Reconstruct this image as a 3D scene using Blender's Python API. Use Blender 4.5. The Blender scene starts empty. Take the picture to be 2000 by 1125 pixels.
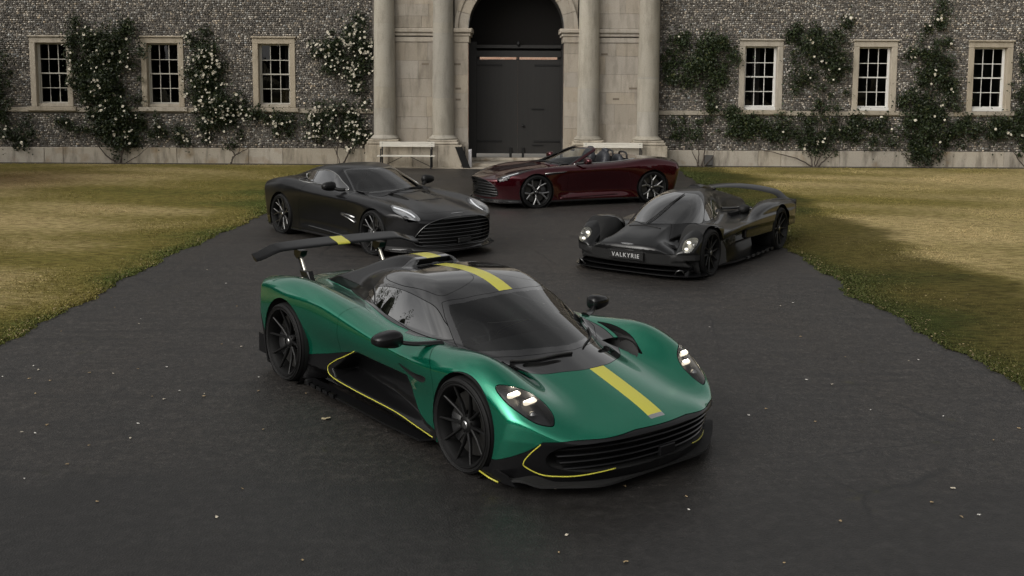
import bpy, math, random
import numpy as np
from mathutils import Matrix, Vector, Euler
random.seed(7); rng = np.random.default_rng(7)
R = math.radians
SC = bpy.context.scene; COL = SC.collection
# ---------------------------------------------------------------- camera, sky, sun, exposure
cam_d = bpy.data.cameras.new('camera'); cam = bpy.data.objects.new('camera', cam_d); COL.objects.link(cam); SC.camera = cam
cam_d.lens = 35.46; cam_d.sensor_width = 36; cam_d.clip_end = 600; cam_d.clip_start = .1
cam_d.shift_x = -.00055; cam_d.shift_y = -.10575
cam.matrix_world = Matrix.Translation((0, 0, 2.763)) @ Matrix.Rotation(R(90 - 5.773), 4, 'X') @ Matrix.Rotation(R(.3), 4, 'Z')
SUN_EL, SUN_AZ = R(33), R(-132)        # azimuth clockwise from +Y
W = bpy.data.worlds.new('World'); SC.world = W; W.use_nodes = True
def build_world():
    nt = W.node_tree; n = nt.nodes; l = nt.links; n.clear()
    sky = n.new('ShaderNodeTexSky'); sky.sky_type = 'NISHITA'; sky.sun_disc = False; sky.sun_elevation = SUN_EL; sky.sun_rotation = SUN_AZ
    sky.air_density = 1.0; sky.dust_density = 4.0; sky.ozone_density = 1.0
    hsv = n.new('ShaderNodeHueSaturation'); hsv.inputs['Saturation'].default_value = .07; l.new(sky.outputs[0], hsv.inputs['Color'])
    tc = n.new('ShaderNodeTexCoord'); mp = n.new('ShaderNodeMapping'); mp.inputs['Scale'].default_value = (1.1, 1.1, 3.2); l.new(tc.outputs['Generated'], mp.inputs['Vector'])
    no = n.new('ShaderNodeTexNoise'); no.inputs['Scale'].default_value = 1.7; no.inputs['Detail'].default_value = 5; no.inputs['Roughness'].default_value = .5; l.new(mp.outputs[0], no.inputs['Vector'])
    rp = n.new('ShaderNodeValToRGB'); rp.color_ramp.elements[0].position = .3; rp.color_ramp.elements[0].color = (.55, .545, .54, 1); rp.color_ramp.elements[1].position = .75; rp.color_ramp.elements[1].color = (1.35, 1.32, 1.27, 1)
    l.new(no.outputs['Fac'], rp.inputs['Fac'])
    mx = n.new('ShaderNodeMix'); mx.data_type = 'RGBA'; mx.blend_type = 'MULTIPLY'; mx.inputs['Factor'].default_value = 1
    l.new(hsv.outputs[0], mx.inputs[6]); l.new(rp.outputs[0], mx.inputs[7])
    bg = n.new('ShaderNodeBackground'); bg.inputs['Strength'].default_value = .17; l.new(mx.outputs[2], bg.inputs['Color'])
    o = n.new('ShaderNodeOutputWorld'); l.new(bg.outputs[0], o.inputs['Surface'])
build_world()
sd = bpy.data.lights.new('sun', 'SUN'); sd.energy = .6; sd.angle = R(60); sd.color = (1, .93, .82)
sun = bpy.data.objects.new('sun', sd); COL.objects.link(sun)
sun.rotation_euler = Vector((-math.sin(SUN_AZ) * math.cos(SUN_EL), -math.cos(SUN_AZ) * math.cos(SUN_EL), -math.sin(SUN_EL))).to_track_quat('-Z', 'Y').to_euler()
SC.view_settings.view_transform = 'Standard'; SC.view_settings.look = 'None'; SC.view_settings.gamma = 1; SC.view_settings.exposure = 0.06
SC.view_settings.use_curve_mapping = False
SC.cycles.max_bounces = 6; SC.cycles.transparent_max_bounces = 12; SC.cycles.use_denoising = True
# ---------------------------------------------------------------- surface maths (numpy only)
def smin(a, b, k):
    h = np.clip(.5 + .5 * (b - a) / k, 0, 1)
    return b * (1 - h) + a * h - k * h * (1 - h)
def smax(a, b, k): return -smin(-a, -b, k)
def sstep(a, b, x):
    t = np.clip((x - a) / (b - a), 0, 1); return t * t * (3 - 2 * t)
class Spl:
    """natural cubic spline through (x, y), y may have columns; clamped outside"""
    def __init__(s, x, y, clamp0=False):
        x = np.asarray(x, float); y = np.asarray(y, float)
        if x[0] > x[-1]: x, y = x[::-1], y[::-1]
        n = len(x); A = np.eye(n); h = np.diff(x); B = np.zeros(y.shape)
        for i in range(1, n - 1):
            A[i, i - 1], A[i, i], A[i, i + 1] = h[i - 1], 2 * (h[i - 1] + h[i]), h[i]
            B[i] = 6 * ((y[i + 1] - y[i]) / h[i] - (y[i] - y[i - 1]) / h[i - 1])
        s.x, s.y, s.m, s.h = x, y, np.linalg.solve(A, B), h
    def __call__(s, q, col=None):
        q = np.clip(q, s.x[0], s.x[-1])
        i = np.clip(np.searchsorted(s.x, q) - 1, 0, len(s.x) - 2)
        h = s.h[i]; a = s.x[i + 1] - q; b = q - s.x[i]
        y, m = (s.y, s.m) if col is None else (s.y[:, col], s.m[:, col])
        return (m[i] * a**3 + m[i + 1] * b**3) / (6 * h) + (y[i] / h - m[i] * h / 6) * a + (y[i + 1] / h - m[i + 1] * h / 6) * b
class Loft:
    """tensor spline surface: rows = stations along u, columns = fixed knots v; sym mirrors v about 0"""
    def __init__(s, us, vs, rows, sym=False):
        rows = np.asarray(rows, float); vs = np.asarray(vs, float)
        s.sym = sym
        s.rows = Spl(us, rows)
        n = len(vs)
        if sym:
            full = np.concatenate([-vs[:0:-1], vs]); B = np.zeros((len(full), n))
            for k in range(n):
                B[n - 1 + k, k] = 1; B[n - 1 - k, k] = 1
        else: full, B = vs, np.eye(n)
        s.card = Spl(full, B); s.n = n
    def __call__(s, u, v):
        if s.sym: v = np.abs(v)
        return sum(s.rows(u, k) * s.card(v, k) for k in range(s.n))
def catmull(P, n=6, closed=True):
    P = np.asarray(P, float); m = len(P); out = []
    for i in range(m if closed else m - 1):
        if closed: a, b, c, d = P[i - 1], P[i], P[(i + 1) % m], P[(i + 2) % m]
        else: a, b, c, d = P[max(i - 1, 0)], P[i], P[i + 1], P[min(i + 2, m - 1)]
        for t in np.linspace(0, 1, n, endpoint=False):
            out.append(.5 * (2 * b + (c - a) * t + (2 * a - 5 * b + 4 * c - d) * t * t + (3 * b - a - 3 * c + d) * t**3))
    if not closed: out.append(P[-1])
    return np.array(out)
def sdpoly(x, y, poly):
    """signed distance to a closed polygon, negative inside"""
    poly = np.asarray(poly, float); d = np.full(np.broadcast(x, y).shape, 1e9); s = np.ones(d.shape)
    for i in range(len(poly)):
        a, b = poly[i - 1], poly[i]; ex, ey = b[0] - a[0], b[1] - a[1]
        wx, wy = x - a[0], y - a[1]; t = np.clip((wx * ex + wy * ey) / (ex * ex + ey * ey + 1e-12), 0, 1)
        d = np.minimum(d, (wx - ex * t)**2 + (wy - ey * t)**2)
        c1, c2, c3 = y >= a[1], y < b[1], ex * wy > ey * wx
        s = np.where((c1 & c2 & c3) | (~c1 & ~c2 & ~c3), -s, s)
    return s * np.sqrt(d)
def sdline(x, y, pts, n=1):
    """distance to an open polyline, negative on its left hand side"""
    pts = np.asarray(pts, float); d = np.full(np.broadcast(x, y).shape, 1e9); s = np.ones(d.shape)
    for a, b in zip(pts[:-1], pts[1:]):
        ex, ey = b - a; wx, wy = x - a[0], y - a[1]; t = np.clip((wx * ex + wy * ey) / (ex * ex + ey * ey + 1e-12), 0, 1)
        q = (wx - ex * t)**2 + (wy - ey * t)**2; m = q < d
        d = np.where(m, q, d); s = np.where(m, np.where(ex * wy - ey * wx > 0, -1, 1), s)
    return s * np.sqrt(d)
class Mesh3:
    def __init__(s, V, N, T): s.V, s.N, s.T = V, N, T
def grad(f, V, e=.0015):
    g = np.empty_like(V)
    for k in range(3):
        d = np.zeros(3); d[k] = e
        a, b = V + d, V - d
        g[:, k] = (f(a[:, 0], a[:, 1], a[:, 2]) - f(b[:, 0], b[:, 1], b[:, 2])) / (2 * e)
    return g
def project(f, V, it=3, lim=.02):
    for _ in range(it):
        g = grad(f, V); v = f(V[:, 0], V[:, 1], V[:, 2])
        s = g * (v / np.maximum((g * g).sum(1), .05))[:, None]
        l = np.linalg.norm(s, axis=1, keepdims=True); V = V - s * np.minimum(1, lim / np.maximum(l, 1e-9))
    return V
def isosurface(f, lo, hi, h):
    """surface nets on a grid, then the points are pulled onto f = 0 and evened out; y < 0 is cut off"""
    ax = [np.arange(l, u + h, h) for l, u in zip(lo, hi)]
    G = np.asarray(f(ax[0][:, None, None], ax[1][None, :, None], ax[2][None, None, :]), np.float32)
    G = np.broadcast_to(G, tuple(len(a) for a in ax)); s = G < 0
    n = np.array(G.shape); c = np.zeros(n - 1, np.int8)
    offs = [(i, j, k) for i in (0, 1) for j in (0, 1) for k in (0, 1)]
    for i, j, k in offs: c += s[i:n[0] - 1 + i, j:n[1] - 1 + j, k:n[2] - 1 + k]
    idx = np.argwhere((c > 0) & (c < 8)); ids = np.full(n - 1, -1, np.int64); ids[tuple(idx.T)] = np.arange(len(idx))
    val = np.stack([G[idx[:, 0] + i, idx[:, 1] + j, idx[:, 2] + k] for i, j, k in offs], 1).astype(float)
    acc = np.zeros((len(idx), 3)); cnt = np.zeros(len(idx))
    for a in range(8):
        for b in range(a + 1, 8):
            oa, ob = np.array(offs[a]), np.array(offs[b])
            if abs(oa - ob).sum() != 1: continue
            m = (val[:, a] < 0) != (val[:, b] < 0); t = val[m, a] / (val[m, a] - val[m, b])
            acc[m] += oa + (ob - oa) * t[:, None]; cnt[m] += 1
    V = np.array([a[0] for a in ax]) + h * (idx + acc / cnt[:, None])
    Q = []
    for d in range(3):
        e1, e2 = (d + 1) % 3, (d + 2) % 3
        sl0 = [slice(None)] * 3; sl1 = [slice(None)] * 3; sl0[d] = slice(0, n[d] - 1); sl1[d] = slice(1, n[d])
        A, B = s[tuple(sl0)], s[tuple(sl1)]; E = np.argwhere(A != B)
        E = E[(E[:, e1] > 0) & (E[:, e2] > 0) & (E[:, e1] < n[e1] - 1) & (E[:, e2] < n[e2] - 1)]
        q = []
        for o1, o2 in ((1, 1), (0, 1), (0, 0), (1, 0)):
            I = E.copy(); I[:, e1] -= o1; I[:, e2] -= o2; q.append(ids[tuple(I.T)])
        q = np.stack(q, 1); fl = ~A[tuple(E.T)]; q[fl] = q[fl][:, ::-1]; Q.append(q)
    Q = np.concatenate(Q)
    V = project(f, V, 3, h)
    for _ in range(3):
        A = np.zeros_like(V); k = np.zeros(len(V))
        for a in range(4):
            for b in ((a + 1) % 4, (a - 1) % 4):
                for ch in range(3): A[:, ch] += np.bincount(Q[:, a], V[Q[:, b], ch], len(V))
                k += np.bincount(Q[:, a], minlength=len(V))
        V = project(f, V + .6 * (A / np.maximum(k, 1)[:, None] - V), 2, h)
    d1 = ((V[Q[:, 0]] - V[Q[:, 2]])**2).sum(1) < ((V[Q[:, 1]] - V[Q[:, 3]])**2).sum(1)
    T = np.concatenate([np.where(d1[:, None], Q[:, [0, 1, 2]], Q[:, [0, 1, 3]]), np.where(d1[:, None], Q[:, [0, 2, 3]], Q[:, [1, 2, 3]])])
    N = grad(f, V); N /= np.maximum(np.linalg.norm(N, axis=1, keepdims=True), 1e-9)
    M = Mesh3(V, N, T)
    M = clip(M, -M.V[:, 1])[0]
    z = np.abs(M.V[:, 1]) < 1e-6; M.N[z, 1] = 0; M.N /= np.linalg.norm(M.N, axis=1, keepdims=True)
    return M
def compact(V, N, T):
    u, inv = np.unique(T, return_inverse=True)
    return Mesh3(V[u], N[u], inv.reshape(-1, 3))
def clip(M, d):
    """cut a mesh along d = 0 -> (part with d < 0, part with d > 0), both with clean edges"""
    d = np.where(np.abs(d) < 1e-9, 1e-9, d); s = d < 0; V, N, T = M.V, M.N, M.T
    c = s[T].sum(1); A, B = T[c == 3], T[c == 0]; mix = T[(c == 1) | (c == 2)]
    if len(mix):
        cm = s[mix].sum(1); lone = np.where(cm == 1, s[mix].argmax(1), (~s[mix]).argmax(1)); r = np.arange(len(mix))
        a, b, e = mix[r, lone], mix[r, (lone + 1) % 3], mix[r, (lone + 2) % 3]
        ed = np.concatenate([np.stack([a, b], 1), np.stack([a, e], 1)]); lo, hi = ed.min(1), ed.max(1)
        key, inv = np.unique(lo * len(V) + hi, return_inverse=True); inv = inv.reshape(-1)
        lo, hi = key // len(V), key % len(V); t = (d[lo] / (d[lo] - d[hi]))[:, None]
        nv = V[lo] + (V[hi] - V[lo]) * t; nn = N[lo] + (N[hi] - N[lo]) * t
        nn /= np.maximum(np.linalg.norm(nn, axis=1, keepdims=True), 1e-9)
        p, q = inv[:len(mix)] + len(V), inv[len(mix):] + len(V)
        V, N = np.concatenate([V, nv]), np.concatenate([N, nn])
        one = np.stack([a, p, q], 1); two = np.concatenate([np.stack([p, b, e], 1), np.stack([p, e, q], 1)])
        n1 = cm == 1; n2 = np.concatenate([n1, n1])
        A = np.concatenate([A, one[n1], two[~n2]]); B = np.concatenate([B, one[~n1], two[n2]])
    return compact(V, N, A), compact(V, N, B)
def cutf(M, fn): return clip(M, fn(M.V[:, 0], M.V[:, 1], M.V[:, 2]))
def gapcut(M, fn, w=.002):
    """cut along fn = 0 leaving an open seam 2w wide"""
    d = fn(M.V[:, 0], M.V[:, 1], M.V[:, 2]); a = clip(M, d + w)[0]
    b = clip(M, d - w)[1]; return a, b
def merge(*Ms):
    Ms = [m for m in Ms if len(m.T)] or [Mesh3(np.zeros((0, 3)), np.zeros((0, 3)), np.zeros((0, 3), int))]; V, N, T, o = [], [], [], 0
    for m in Ms: V.append(m.V); N.append(m.N); T.append(m.T + o); o += len(m.V)
    return Mesh3(np.concatenate(V), np.concatenate(N), np.concatenate(T))
def mirror(M): return Mesh3(M.V * [1, -1, 1], M.N * [1, -1, 1], M.T[:, ::-1])
def both(M): return merge(M, mirror(M))
def rimmed(M, w):
    """turn the open edges of a panel inwards so that it has thickness"""
    if not len(M.T): return M
    E = np.concatenate([M.T[:, [0, 1]], M.T[:, [1, 2]], M.T[:, [2, 0]]]); k = np.sort(E, 1); k = k[:, 0] * len(M.V) + k[:, 1]
    u, i, c = np.unique(k, return_index=True, return_counts=True); E = E[i[c == 1]]
    E = E[~((np.abs(M.V[E[:, 0], 1]) < 1e-5) & (np.abs(M.V[E[:, 1], 1]) < 1e-5))]
    a, b = E[:, 0], E[:, 1]; A, B = M.V[a], M.V[b]
    o = np.cross(B - A, M.N[a] + M.N[b]); o /= np.maximum(np.linalg.norm(o, axis=1, keepdims=True), 1e-9)
    C, D = A - M.N[a] * w, B - M.N[b] * w; n = len(E); r = np.arange(n)
    V = np.concatenate([A, B, C, D]); T = np.concatenate([np.stack([r + n, r, r + 2 * n], 1), np.stack([r + n, r + 2 * n, r + 3 * n], 1)])
    return merge(M, Mesh3(V, np.concatenate([o] * 4), T))
def offset(M, w): return Mesh3(M.V + M.N * w, M.N, M.T)
def cast(f, P, d, far=2., n=160):
    """first hit of rays P + t d on f = 0"""
    P = np.atleast_2d(np.asarray(P, float)); d = np.broadcast_to(np.asarray(d, float), P.shape); t0 = np.zeros(len(P)); hit = np.full(len(P), far); done = np.zeros(len(P), bool)
    ev = lambda t: f(*(P + d * t[:, None]).T)
    prev = ev(t0)
    lo = np.zeros(len(P)); hi = np.full(len(P), far)
    for k in range(1, n + 1):
        t = np.full(len(P), far * k / n); v = ev(t); m = ~done & (v < 0)
        lo[m] = far * (k - 1) / n; hi[m] = far * k / n; done |= m
    for _ in range(24):
        mid = (lo + hi) / 2; v = ev(mid); m = v < 0; hi = np.where(m, mid, hi); lo = np.where(m, lo, mid)
    R = P + d * hi[:, None]; R[~done] = np.nan
    return R
# ---------------------------------------------------------------- materials
MAT = {}
def mat(name, col=(.5, .5, .5), rough=.5, metal=0, coat=0, coat_rough=.03, spec=.5, emit=None, emit_s=1):
    if name in MAT: return MAT[name]
    m = bpy.data.materials.new(name); m.use_nodes = True; b = m.node_tree.nodes['Principled BSDF']
    b.inputs['Base Color'].default_value = (*col, 1); b.inputs['Roughness'].default_value = rough; b.inputs['Metallic'].default_value = metal
    b.inputs['Coat Weight'].default_value = coat; b.inputs['Coat Roughness'].default_value = coat_rough; b.inputs['Coat IOR'].default_value = 1.5; b.inputs['Specular IOR Level'].default_value = spec
    if emit: b.inputs['Emission Color'].default_value = (*emit, 1); b.inputs['Emission Strength'].default_value = emit_s
    MAT[name] = m; return m
class NT:
    """short-hand for building node trees"""
    def __init__(s, m): s.m = m; s.t = m.node_tree; s.n = s.t.nodes; s.l = s.t.links; s.b = s.n.get('Principled BSDF')
    def add(s, typ, **kw):
        x = s.n.new('ShaderNode' + typ)
        for k, v in kw.items():
            if k in x.inputs: s.put(x.inputs[k], v)
            else: setattr(x, k, v)
        return x
    def put(s, sock, v):
        if isinstance(v, bpy.types.NodeSocket): s.l.new(v, sock)
        elif isinstance(v, bpy.types.Node): s.l.new(v.outputs[0], sock)
        else: sock.default_value = (*v, 1) if isinstance(v, tuple) and len(v) == 3 and sock.type == 'RGBA' else v
    def pos(s, scale=(1, 1, 1), world=False, obj=False):
        src = s.add('NewGeometry').outputs['Position'] if world else s.add('TexCoord').outputs['Object']
        return s.add('Mapping', Vector=src, Scale=scale).outputs[0]
    def noise(s, vec, scale, detail=4, rough=.55, dist=0):
        x = s.add('TexNoise', Scale=scale, Detail=detail, Roughness=rough, Distortion=dist); s.l.new(vec, x.inputs['Vector']); return x.outputs['Fac']
    def vor(s, vec, scale, feature='F1', out='Distance', rand=1):
        x = s.add('TexVoronoi', feature=feature, Scale=scale, Randomness=rand); s.l.new(vec, x.inputs['Vector']); return x.outputs[out]
    def ramp(s, fac, *stops, interp='LINEAR'):
        x = s.add('ValToRGB'); s.put(x.inputs['Fac'], fac); e = x.color_ramp.elements; x.color_ramp.interpolation = interp
        while len(e) < len(stops): e.new(.5)
        for k, (p, c) in enumerate(stops): e[k].position = p; e[k].color = (*c, 1) if isinstance(c, tuple) else (c, c, c, 1)
        return x.outputs[0]
    def mix(s, fac, a, b, mode='MIX'):
        x = s.add('Mix', data_type='RGBA', blend_type=mode); s.put(x.inputs['Factor'], fac); s.put(x.inputs[6], a); s.put(x.inputs[7], b); return x.outputs[2]
    def math(s, op, a, b=0.):
        x = s.add('Math', operation=op); s.put(x.inputs[0], a); s.put(x.inputs[1], b); return x.outputs[0]
    def bump(s, h, strength=.3, dist=.01):
        x = s.add('Bump', Strength=strength, Distance=dist, Height=h); s.put(s.b.inputs['Normal'], x.outputs[0]); return x
    def attr(s, name, out='Color'): return s.add('Attribute', attribute_name=name).outputs[out]
    def set(s, **kw):
        for k, v in kw.items(): s.put(s.b.inputs[k.replace('_', ' ')], v)
# ---------------------------------------------------------------- objects
def link(o, parent=None):
    COL.objects.link(o)
    if parent is not None: o.parent = parent
    return o
def tag(o, label=None, cat=None, group=None, kind=None):
    for k, v in (('label', label), ('category', cat), ('group', group), ('kind', kind)):
        if v: o[k] = v
    return o
def empty(name, loc=(0, 0, 0), rz=0):
    o = bpy.data.objects.new(name, None); o.empty_display_size = .3; o.location = loc; o.rotation_euler = (0, 0, rz); return link(o)
def mesh_of(name, V, F, m=None, smooth=False):
    """F: (n,k) array or list of faces"""
    me = bpy.data.meshes.new(name); V = np.asarray(V, float)
    if isinstance(F, np.ndarray):
        k = F.shape[1]; me.vertices.add(len(V)); me.vertices.foreach_set('co', V.ravel()); me.loops.add(F.size); me.loops.foreach_set('vertex_index', F.astype(np.int32).ravel())
        me.polygons.add(len(F)); me.polygons.foreach_set('loop_start', np.arange(0, F.size, k, dtype=np.int32))
        me.update(calc_edges=True)
    else: me.from_pydata(V.tolist(), [], F); me.update()
    if smooth: me.polygons.foreach_set('use_smooth', np.ones(len(me.polygons), bool))
    if m: me.materials.append(m)
    return me
def obj(name, V, F, m=None, parent=None, smooth=False): return link(bpy.data.objects.new(name, mesh_of(name, V, F, m, smooth)), parent)
def panel(name, M, m, parent, rim=.008):
    """link a trimmed panel as one object with its own exact normals"""
    if rim: M = rimmed(M, rim)
    me = mesh_of(name, M.V, M.T, m, True); me.normals_split_custom_set_from_vertices(M.N.tolist())
    return link(bpy.data.objects.new(name, me), parent)
def cat_vf(*parts):
    V, F, o = [], [], 0
    for v, f in parts:
        v = np.asarray(v, float); V.append(v); F += [[i + o for i in q] for q in f]; o += len(v)
    return np.concatenate(V), F
BOXF = [[0, 3, 2, 1], [4, 5, 6, 7], [0, 1, 5, 4], [1, 2, 6, 5], [2, 3, 7, 6], [3, 0, 4, 7]]
def box(x0, x1, y0, y1, z0, z1):
    return np.array([[x0, y0, z0], [x1, y0, z0], [x1, y1, z0], [x0, y1, z0], [x0, y0, z1], [x1, y0, z1], [x1, y1, z1], [x0, y1, z1]], float), BOXF
def bbox(x0, x1, y0, y1, z0, z1, b=.01):
    """box whose front (-y) edges are chamfered"""
    V = [[x0, y1, z0], [x1, y1, z0], [x1, y1, z1], [x0, y1, z1], [x0, y0 + b, z0], [x1, y0 + b, z0], [x1, y0 + b, z1], [x0, y0 + b, z1],
         [x0 + b, y0, z0 + b], [x1 - b, y0, z0 + b], [x1 - b, y0, z1 - b], [x0 + b, y0, z1 - b]]
    F = [[3, 2, 1, 0], [8, 9, 10, 11]]
    for i in range(4):
        j = (i + 1) % 4; F += [[i, j, 4 + j, 4 + i], [4 + i, 4 + j, 8 + j, 8 + i]]
    F = [f[:] for f in F]
    return np.array(V, float), F
def tube(P, r, n=8, closed=False, cap=True):
    """round bar along a polyline, r may vary"""
    P = np.asarray(P, float); m = len(P); r = np.broadcast_to(np.asarray(r, float), (m,)); V, F = [], []
    up = None
    for i in range(m):
        t = (P[(i + 1) % m] - P[i - 1]) if closed else P[min(i + 1, m - 1)] - P[max(i - 1, 0)]
        t = t / (np.linalg.norm(t) + 1e-12)
        if up is None: up = np.array([0, 0, 1.]) if abs(t[2]) < .9 else np.array([1., 0, 0])
        a = np.cross(t, up); a /= np.linalg.norm(a) + 1e-12; b = np.cross(a, t); up = b
        for k in range(n):
            w = 2 * math.pi * k / n; V.append(P[i] + r[i] * (math.cos(w) * a + math.sin(w) * b))
    for i in range(m if closed else m - 1):
        for k in range(n):
            j = (i + 1) % m; F.append([i * n + k, i * n + (k + 1) % n, j * n + (k + 1) % n, j * n + k][::-1])
    if cap and not closed: F += [list(range(n)), list(range((m - 1) * n, m * n))[::-1]]
    return np.array(V), F
def lathe(prof, n=48, axis='y', closed=False):
    """profile of (radius, along) points turned about an axis"""
    V, F = [], []; m = len(prof)
    for i in range(n):
        w = 2 * math.pi * i / n; c, s = math.cos(w), math.sin(w)
        for r, a in prof: V.append((r * c, a, r * s) if axis == 'y' else (r * c, r * s, a))
    for i in range(n):
        j = (i + 1) % n
        for k in range(m if closed else m - 1):
            q = (k + 1) % m; f = [i * m + k, i * m + q, j * m + q, j * m + k]; F.append(f if axis == 'y' else f[::-1])
    return np.array(V), F
def grid_faces(nu, nv, cu=False, cv=False, flip=False):
    F = []
    for i in range(nu if cu else nu - 1):
        for j in range(nv if cv else nv - 1):
            f = [i * nv + j, ((i + 1) % nu) * nv + j, ((i + 1) % nu) * nv + (j + 1) % nv, i * nv + (j + 1) % nv]; F.append(f[::-1] if flip else f)
    return F
def sections(secs, caps=True, flip=False):
    """loft closed sections (m, n, 3) into a solid"""
    S = np.asarray(secs, float); m, n = S.shape[:2]; F = grid_faces(m, n, cv=True, flip=flip)
    a, b = list(range(n)), list(range((m - 1) * n, m * n))
    if caps: F += [a if not flip else a[::-1], b[::-1] if not flip else b]
    return S.reshape(-1, 3), F
def fix(o):
    """make the normals of a closed solid consistent"""
    import bmesh
    b = bmesh.new(); b.from_mesh(o.data); bmesh.ops.recalc_face_normals(b, faces=b.faces); b.to_mesh(o.data); b.free(); return o
def smooth_by_angle(o, ang=35):
    me = o.data; me.polygons.foreach_set('use_smooth', np.ones(len(me.polygons), bool)); me.set_sharp_from_angle(angle=R(ang)); return o
def solid(name, vf, m, parent=None, ang=35):
    return smooth_by_angle(fix(obj(name, vf[0], vf[1], m, parent)), ang)
# ---------------------------------------------------------------- things every car needs
def glass_mat(name, tint, alpha=.75, rough=.0):
    """tinted car glass: part clear, part absorbing, with a Fresnel reflection"""
    if name in MAT: return MAT[name]
    m = bpy.data.materials.new(name); m.use_nodes = True; t = NT(m); t.n.remove(t.b)
    tr = t.add('BsdfTransparent', Color=tint); gl = t.add('BsdfGlossy', Roughness=rough, Color=(1, 1, 1)); fr = t.add('Fresnel', IOR=1.52)
    fac = t.math('MULTIPLY', fr.outputs[0], alpha)
    x = t.add('MixShader'); t.l.new(fac, x.inputs[0]); t.l.new(tr.outputs[0], x.inputs[1]); t.l.new(gl.outputs[0], x.inputs[2])
    t.l.new(x.outputs[0], t.n['Material Output'].inputs[0]); MAT[name] = m; return m
def beam(p0, p1, w0, w1, h0, h1, out, ch=.28):
    """tapered bar with chamfered outer face; out = direction of that face"""
    p0, p1, out = (np.asarray(q, float) for q in (p0, p1, out)); t = p1 - p0; t /= np.linalg.norm(t); a = np.cross(t, out); a /= np.linalg.norm(a)
    V = []
    for p, w, h in ((p0, w0, h0), (p1, w1, h1)):
        for u, q in ((-.5, -1), (.5, -1), (.5, -ch), (.5 - ch, 0), (-.5 + ch, 0), (-.5, -ch)): V.append(p + a * u * w + out * q * h)
    F = [[i, (i + 1) % 6, 6 + (i + 1) % 6, 6 + i] for i in range(6)] + [list(range(6))[::-1], list(range(6, 12))]
    return np.array(V), F
for a_ in (('tyre_rubber', (.005, .005, .0052), .65, 0, 0, .03, .25), ('cabin_trim', (.012, .012, .013), .55), ('rim_black', (.0055, .0055, .0057), .38, .1, .12, .1, .4),
           ('cap_silver', (.35, .35, .35), .3, 1), ('caliper_black', (.015, .015, .016), .35), ('matt_black', (.008, .008, .008), .7), ('gloss_black', (.006, .006, .0065), .14, 0, 1, .02)): mat(*a_)
WHEELDATA = {}
def wheel_meshes(key, Rt, Wt, Rr, spokes, m_rim, m_spoke, m_cap, m_cal, dish):
    """wheel meshes about the axle, outer face towards +y at y = 0"""
    if key in WHEELDATA: return WHEELDATA[key]
    tyre_m = mat('tyre_rubber', (.013, .013, .0135), .62, spec=.35)
    D = {}; sw = Rt - Rr
    prof = [(Rr - .012, -.03), (Rr - .004, -.008), (Rr + .006, -.003), (Rr + .3 * sw, .004), (Rr + .55 * sw, .003), (Rr + .8 * sw, -.007), (Rt - .012, -.018), (Rt - .004, -.030), (Rt, -.05)]
    n = 5
    for k in range(n):          # tread ribs with grooves between
        y = -.05 - (Wt - .10) * (k + .5) / n; hw = (Wt - .10) / n * .5
        prof += [(Rt, y + hw * .72), (Rt, y - hw * .72), (Rt - .007, y - hw * .8), (Rt - .007, y - hw * 1.05)] if k < n - 1 else [(Rt, y + hw * .72), (Rt, y - hw)]
    prof += [(Rt - .012, -Wt + .02), (Rr + .5 * sw, -Wt), (Rr - .01, -Wt + .03)]
    tv, tf = lathe(prof, 72)
    # raised lettering blocks and rim protector on the side wall read as a fine ring
    rv, rf = lathe([(Rr + .02, .0035), (Rr + .026, .0085), (Rr + .03, .004)], 72)
    D['tyre'] = solid_mesh('tyre', cat_vf((tv, tf), (rv, rf)), tyre_m)
    barrel = [(Rr + .004, -.004), (Rr + .006, .003), (Rr, .006), (Rr - .008, .004), (Rr - .012, -.004), (Rr - .016, -.014), (Rr - .028, -.03), (Rr - .034, -.09), (Rr - .05, -Wt + .06), (Rr - .01, -Wt + .03)]
    hubv = lathe([(.001, -dish + .012), (.038, -dish + .012), (.052, -dish + .006), (.066, -dish - .012), (.075, -dish - .04), (.075, -dish - .09)], 40)
    D['wheel'] = solid_mesh('wheel', cat_vf(lathe(barrel, 72), hubv), mat('rim_inner', (.0035, .0035, .0036), .55, spec=.25))
    nuts = [lathe([(.0005, -dish + .004), (.010, -dish + .004), (.011, -dish - .006)], 10) for _ in range(5)]
    nv = []
    for i, (v, f) in enumerate(nuts):
        w = 2 * math.pi * (i + .5) / 5; nv.append((v + [.055 * math.cos(w), 0, .055 * math.sin(w)], f))
    D['wheel_nuts'] = solid_mesh('wheel_nuts', cat_vf(*nv), mat('dark_steel', (.1, .1, .1), .35, 1))
    D['hub_cap'] = solid_mesh('hub_cap', lathe([(.001, -dish + .02), (.024, -dish + .019), (.03, -dish + .014), (.031, -dish + .006)], 32), m_cap)
    rd = Rr - .06
    D['brake_disc'] = solid_mesh('brake_disc', lathe([(.09, -.13), (.10, -.105), (rd - .06, -.102), (rd - .005, -.102), (rd, -.106), (rd, -.132), (rd - .06, -.135), (.09, -.135)], 48), mat('brake_disc_metal', (.09, .088, .085), .38, .9))
    cal = []
    for k in range(9):
        a = -.5 + k / 8.; r0, r1, yy = rd - .10, rd + .012, (-.075 - .018 * abs(2 * a)**2); c, s = math.cos(a), math.sin(a)
        cal.append([(r * c, y, r * s) for r, y in ((r0, -.14), (r0, yy - .012), (r0 + .02, yy), (r1 - .02, yy), (r1, yy - .015), (r1, -.15))])
    D['brake_caliper'] = solid_mesh('brake_caliper', sections(cal), m_cal)
    D['spoke'] = [solid_mesh('spoke', s, m_spoke, 25) for s in spokes]
    WHEELDATA[key] = D; return D
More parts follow.
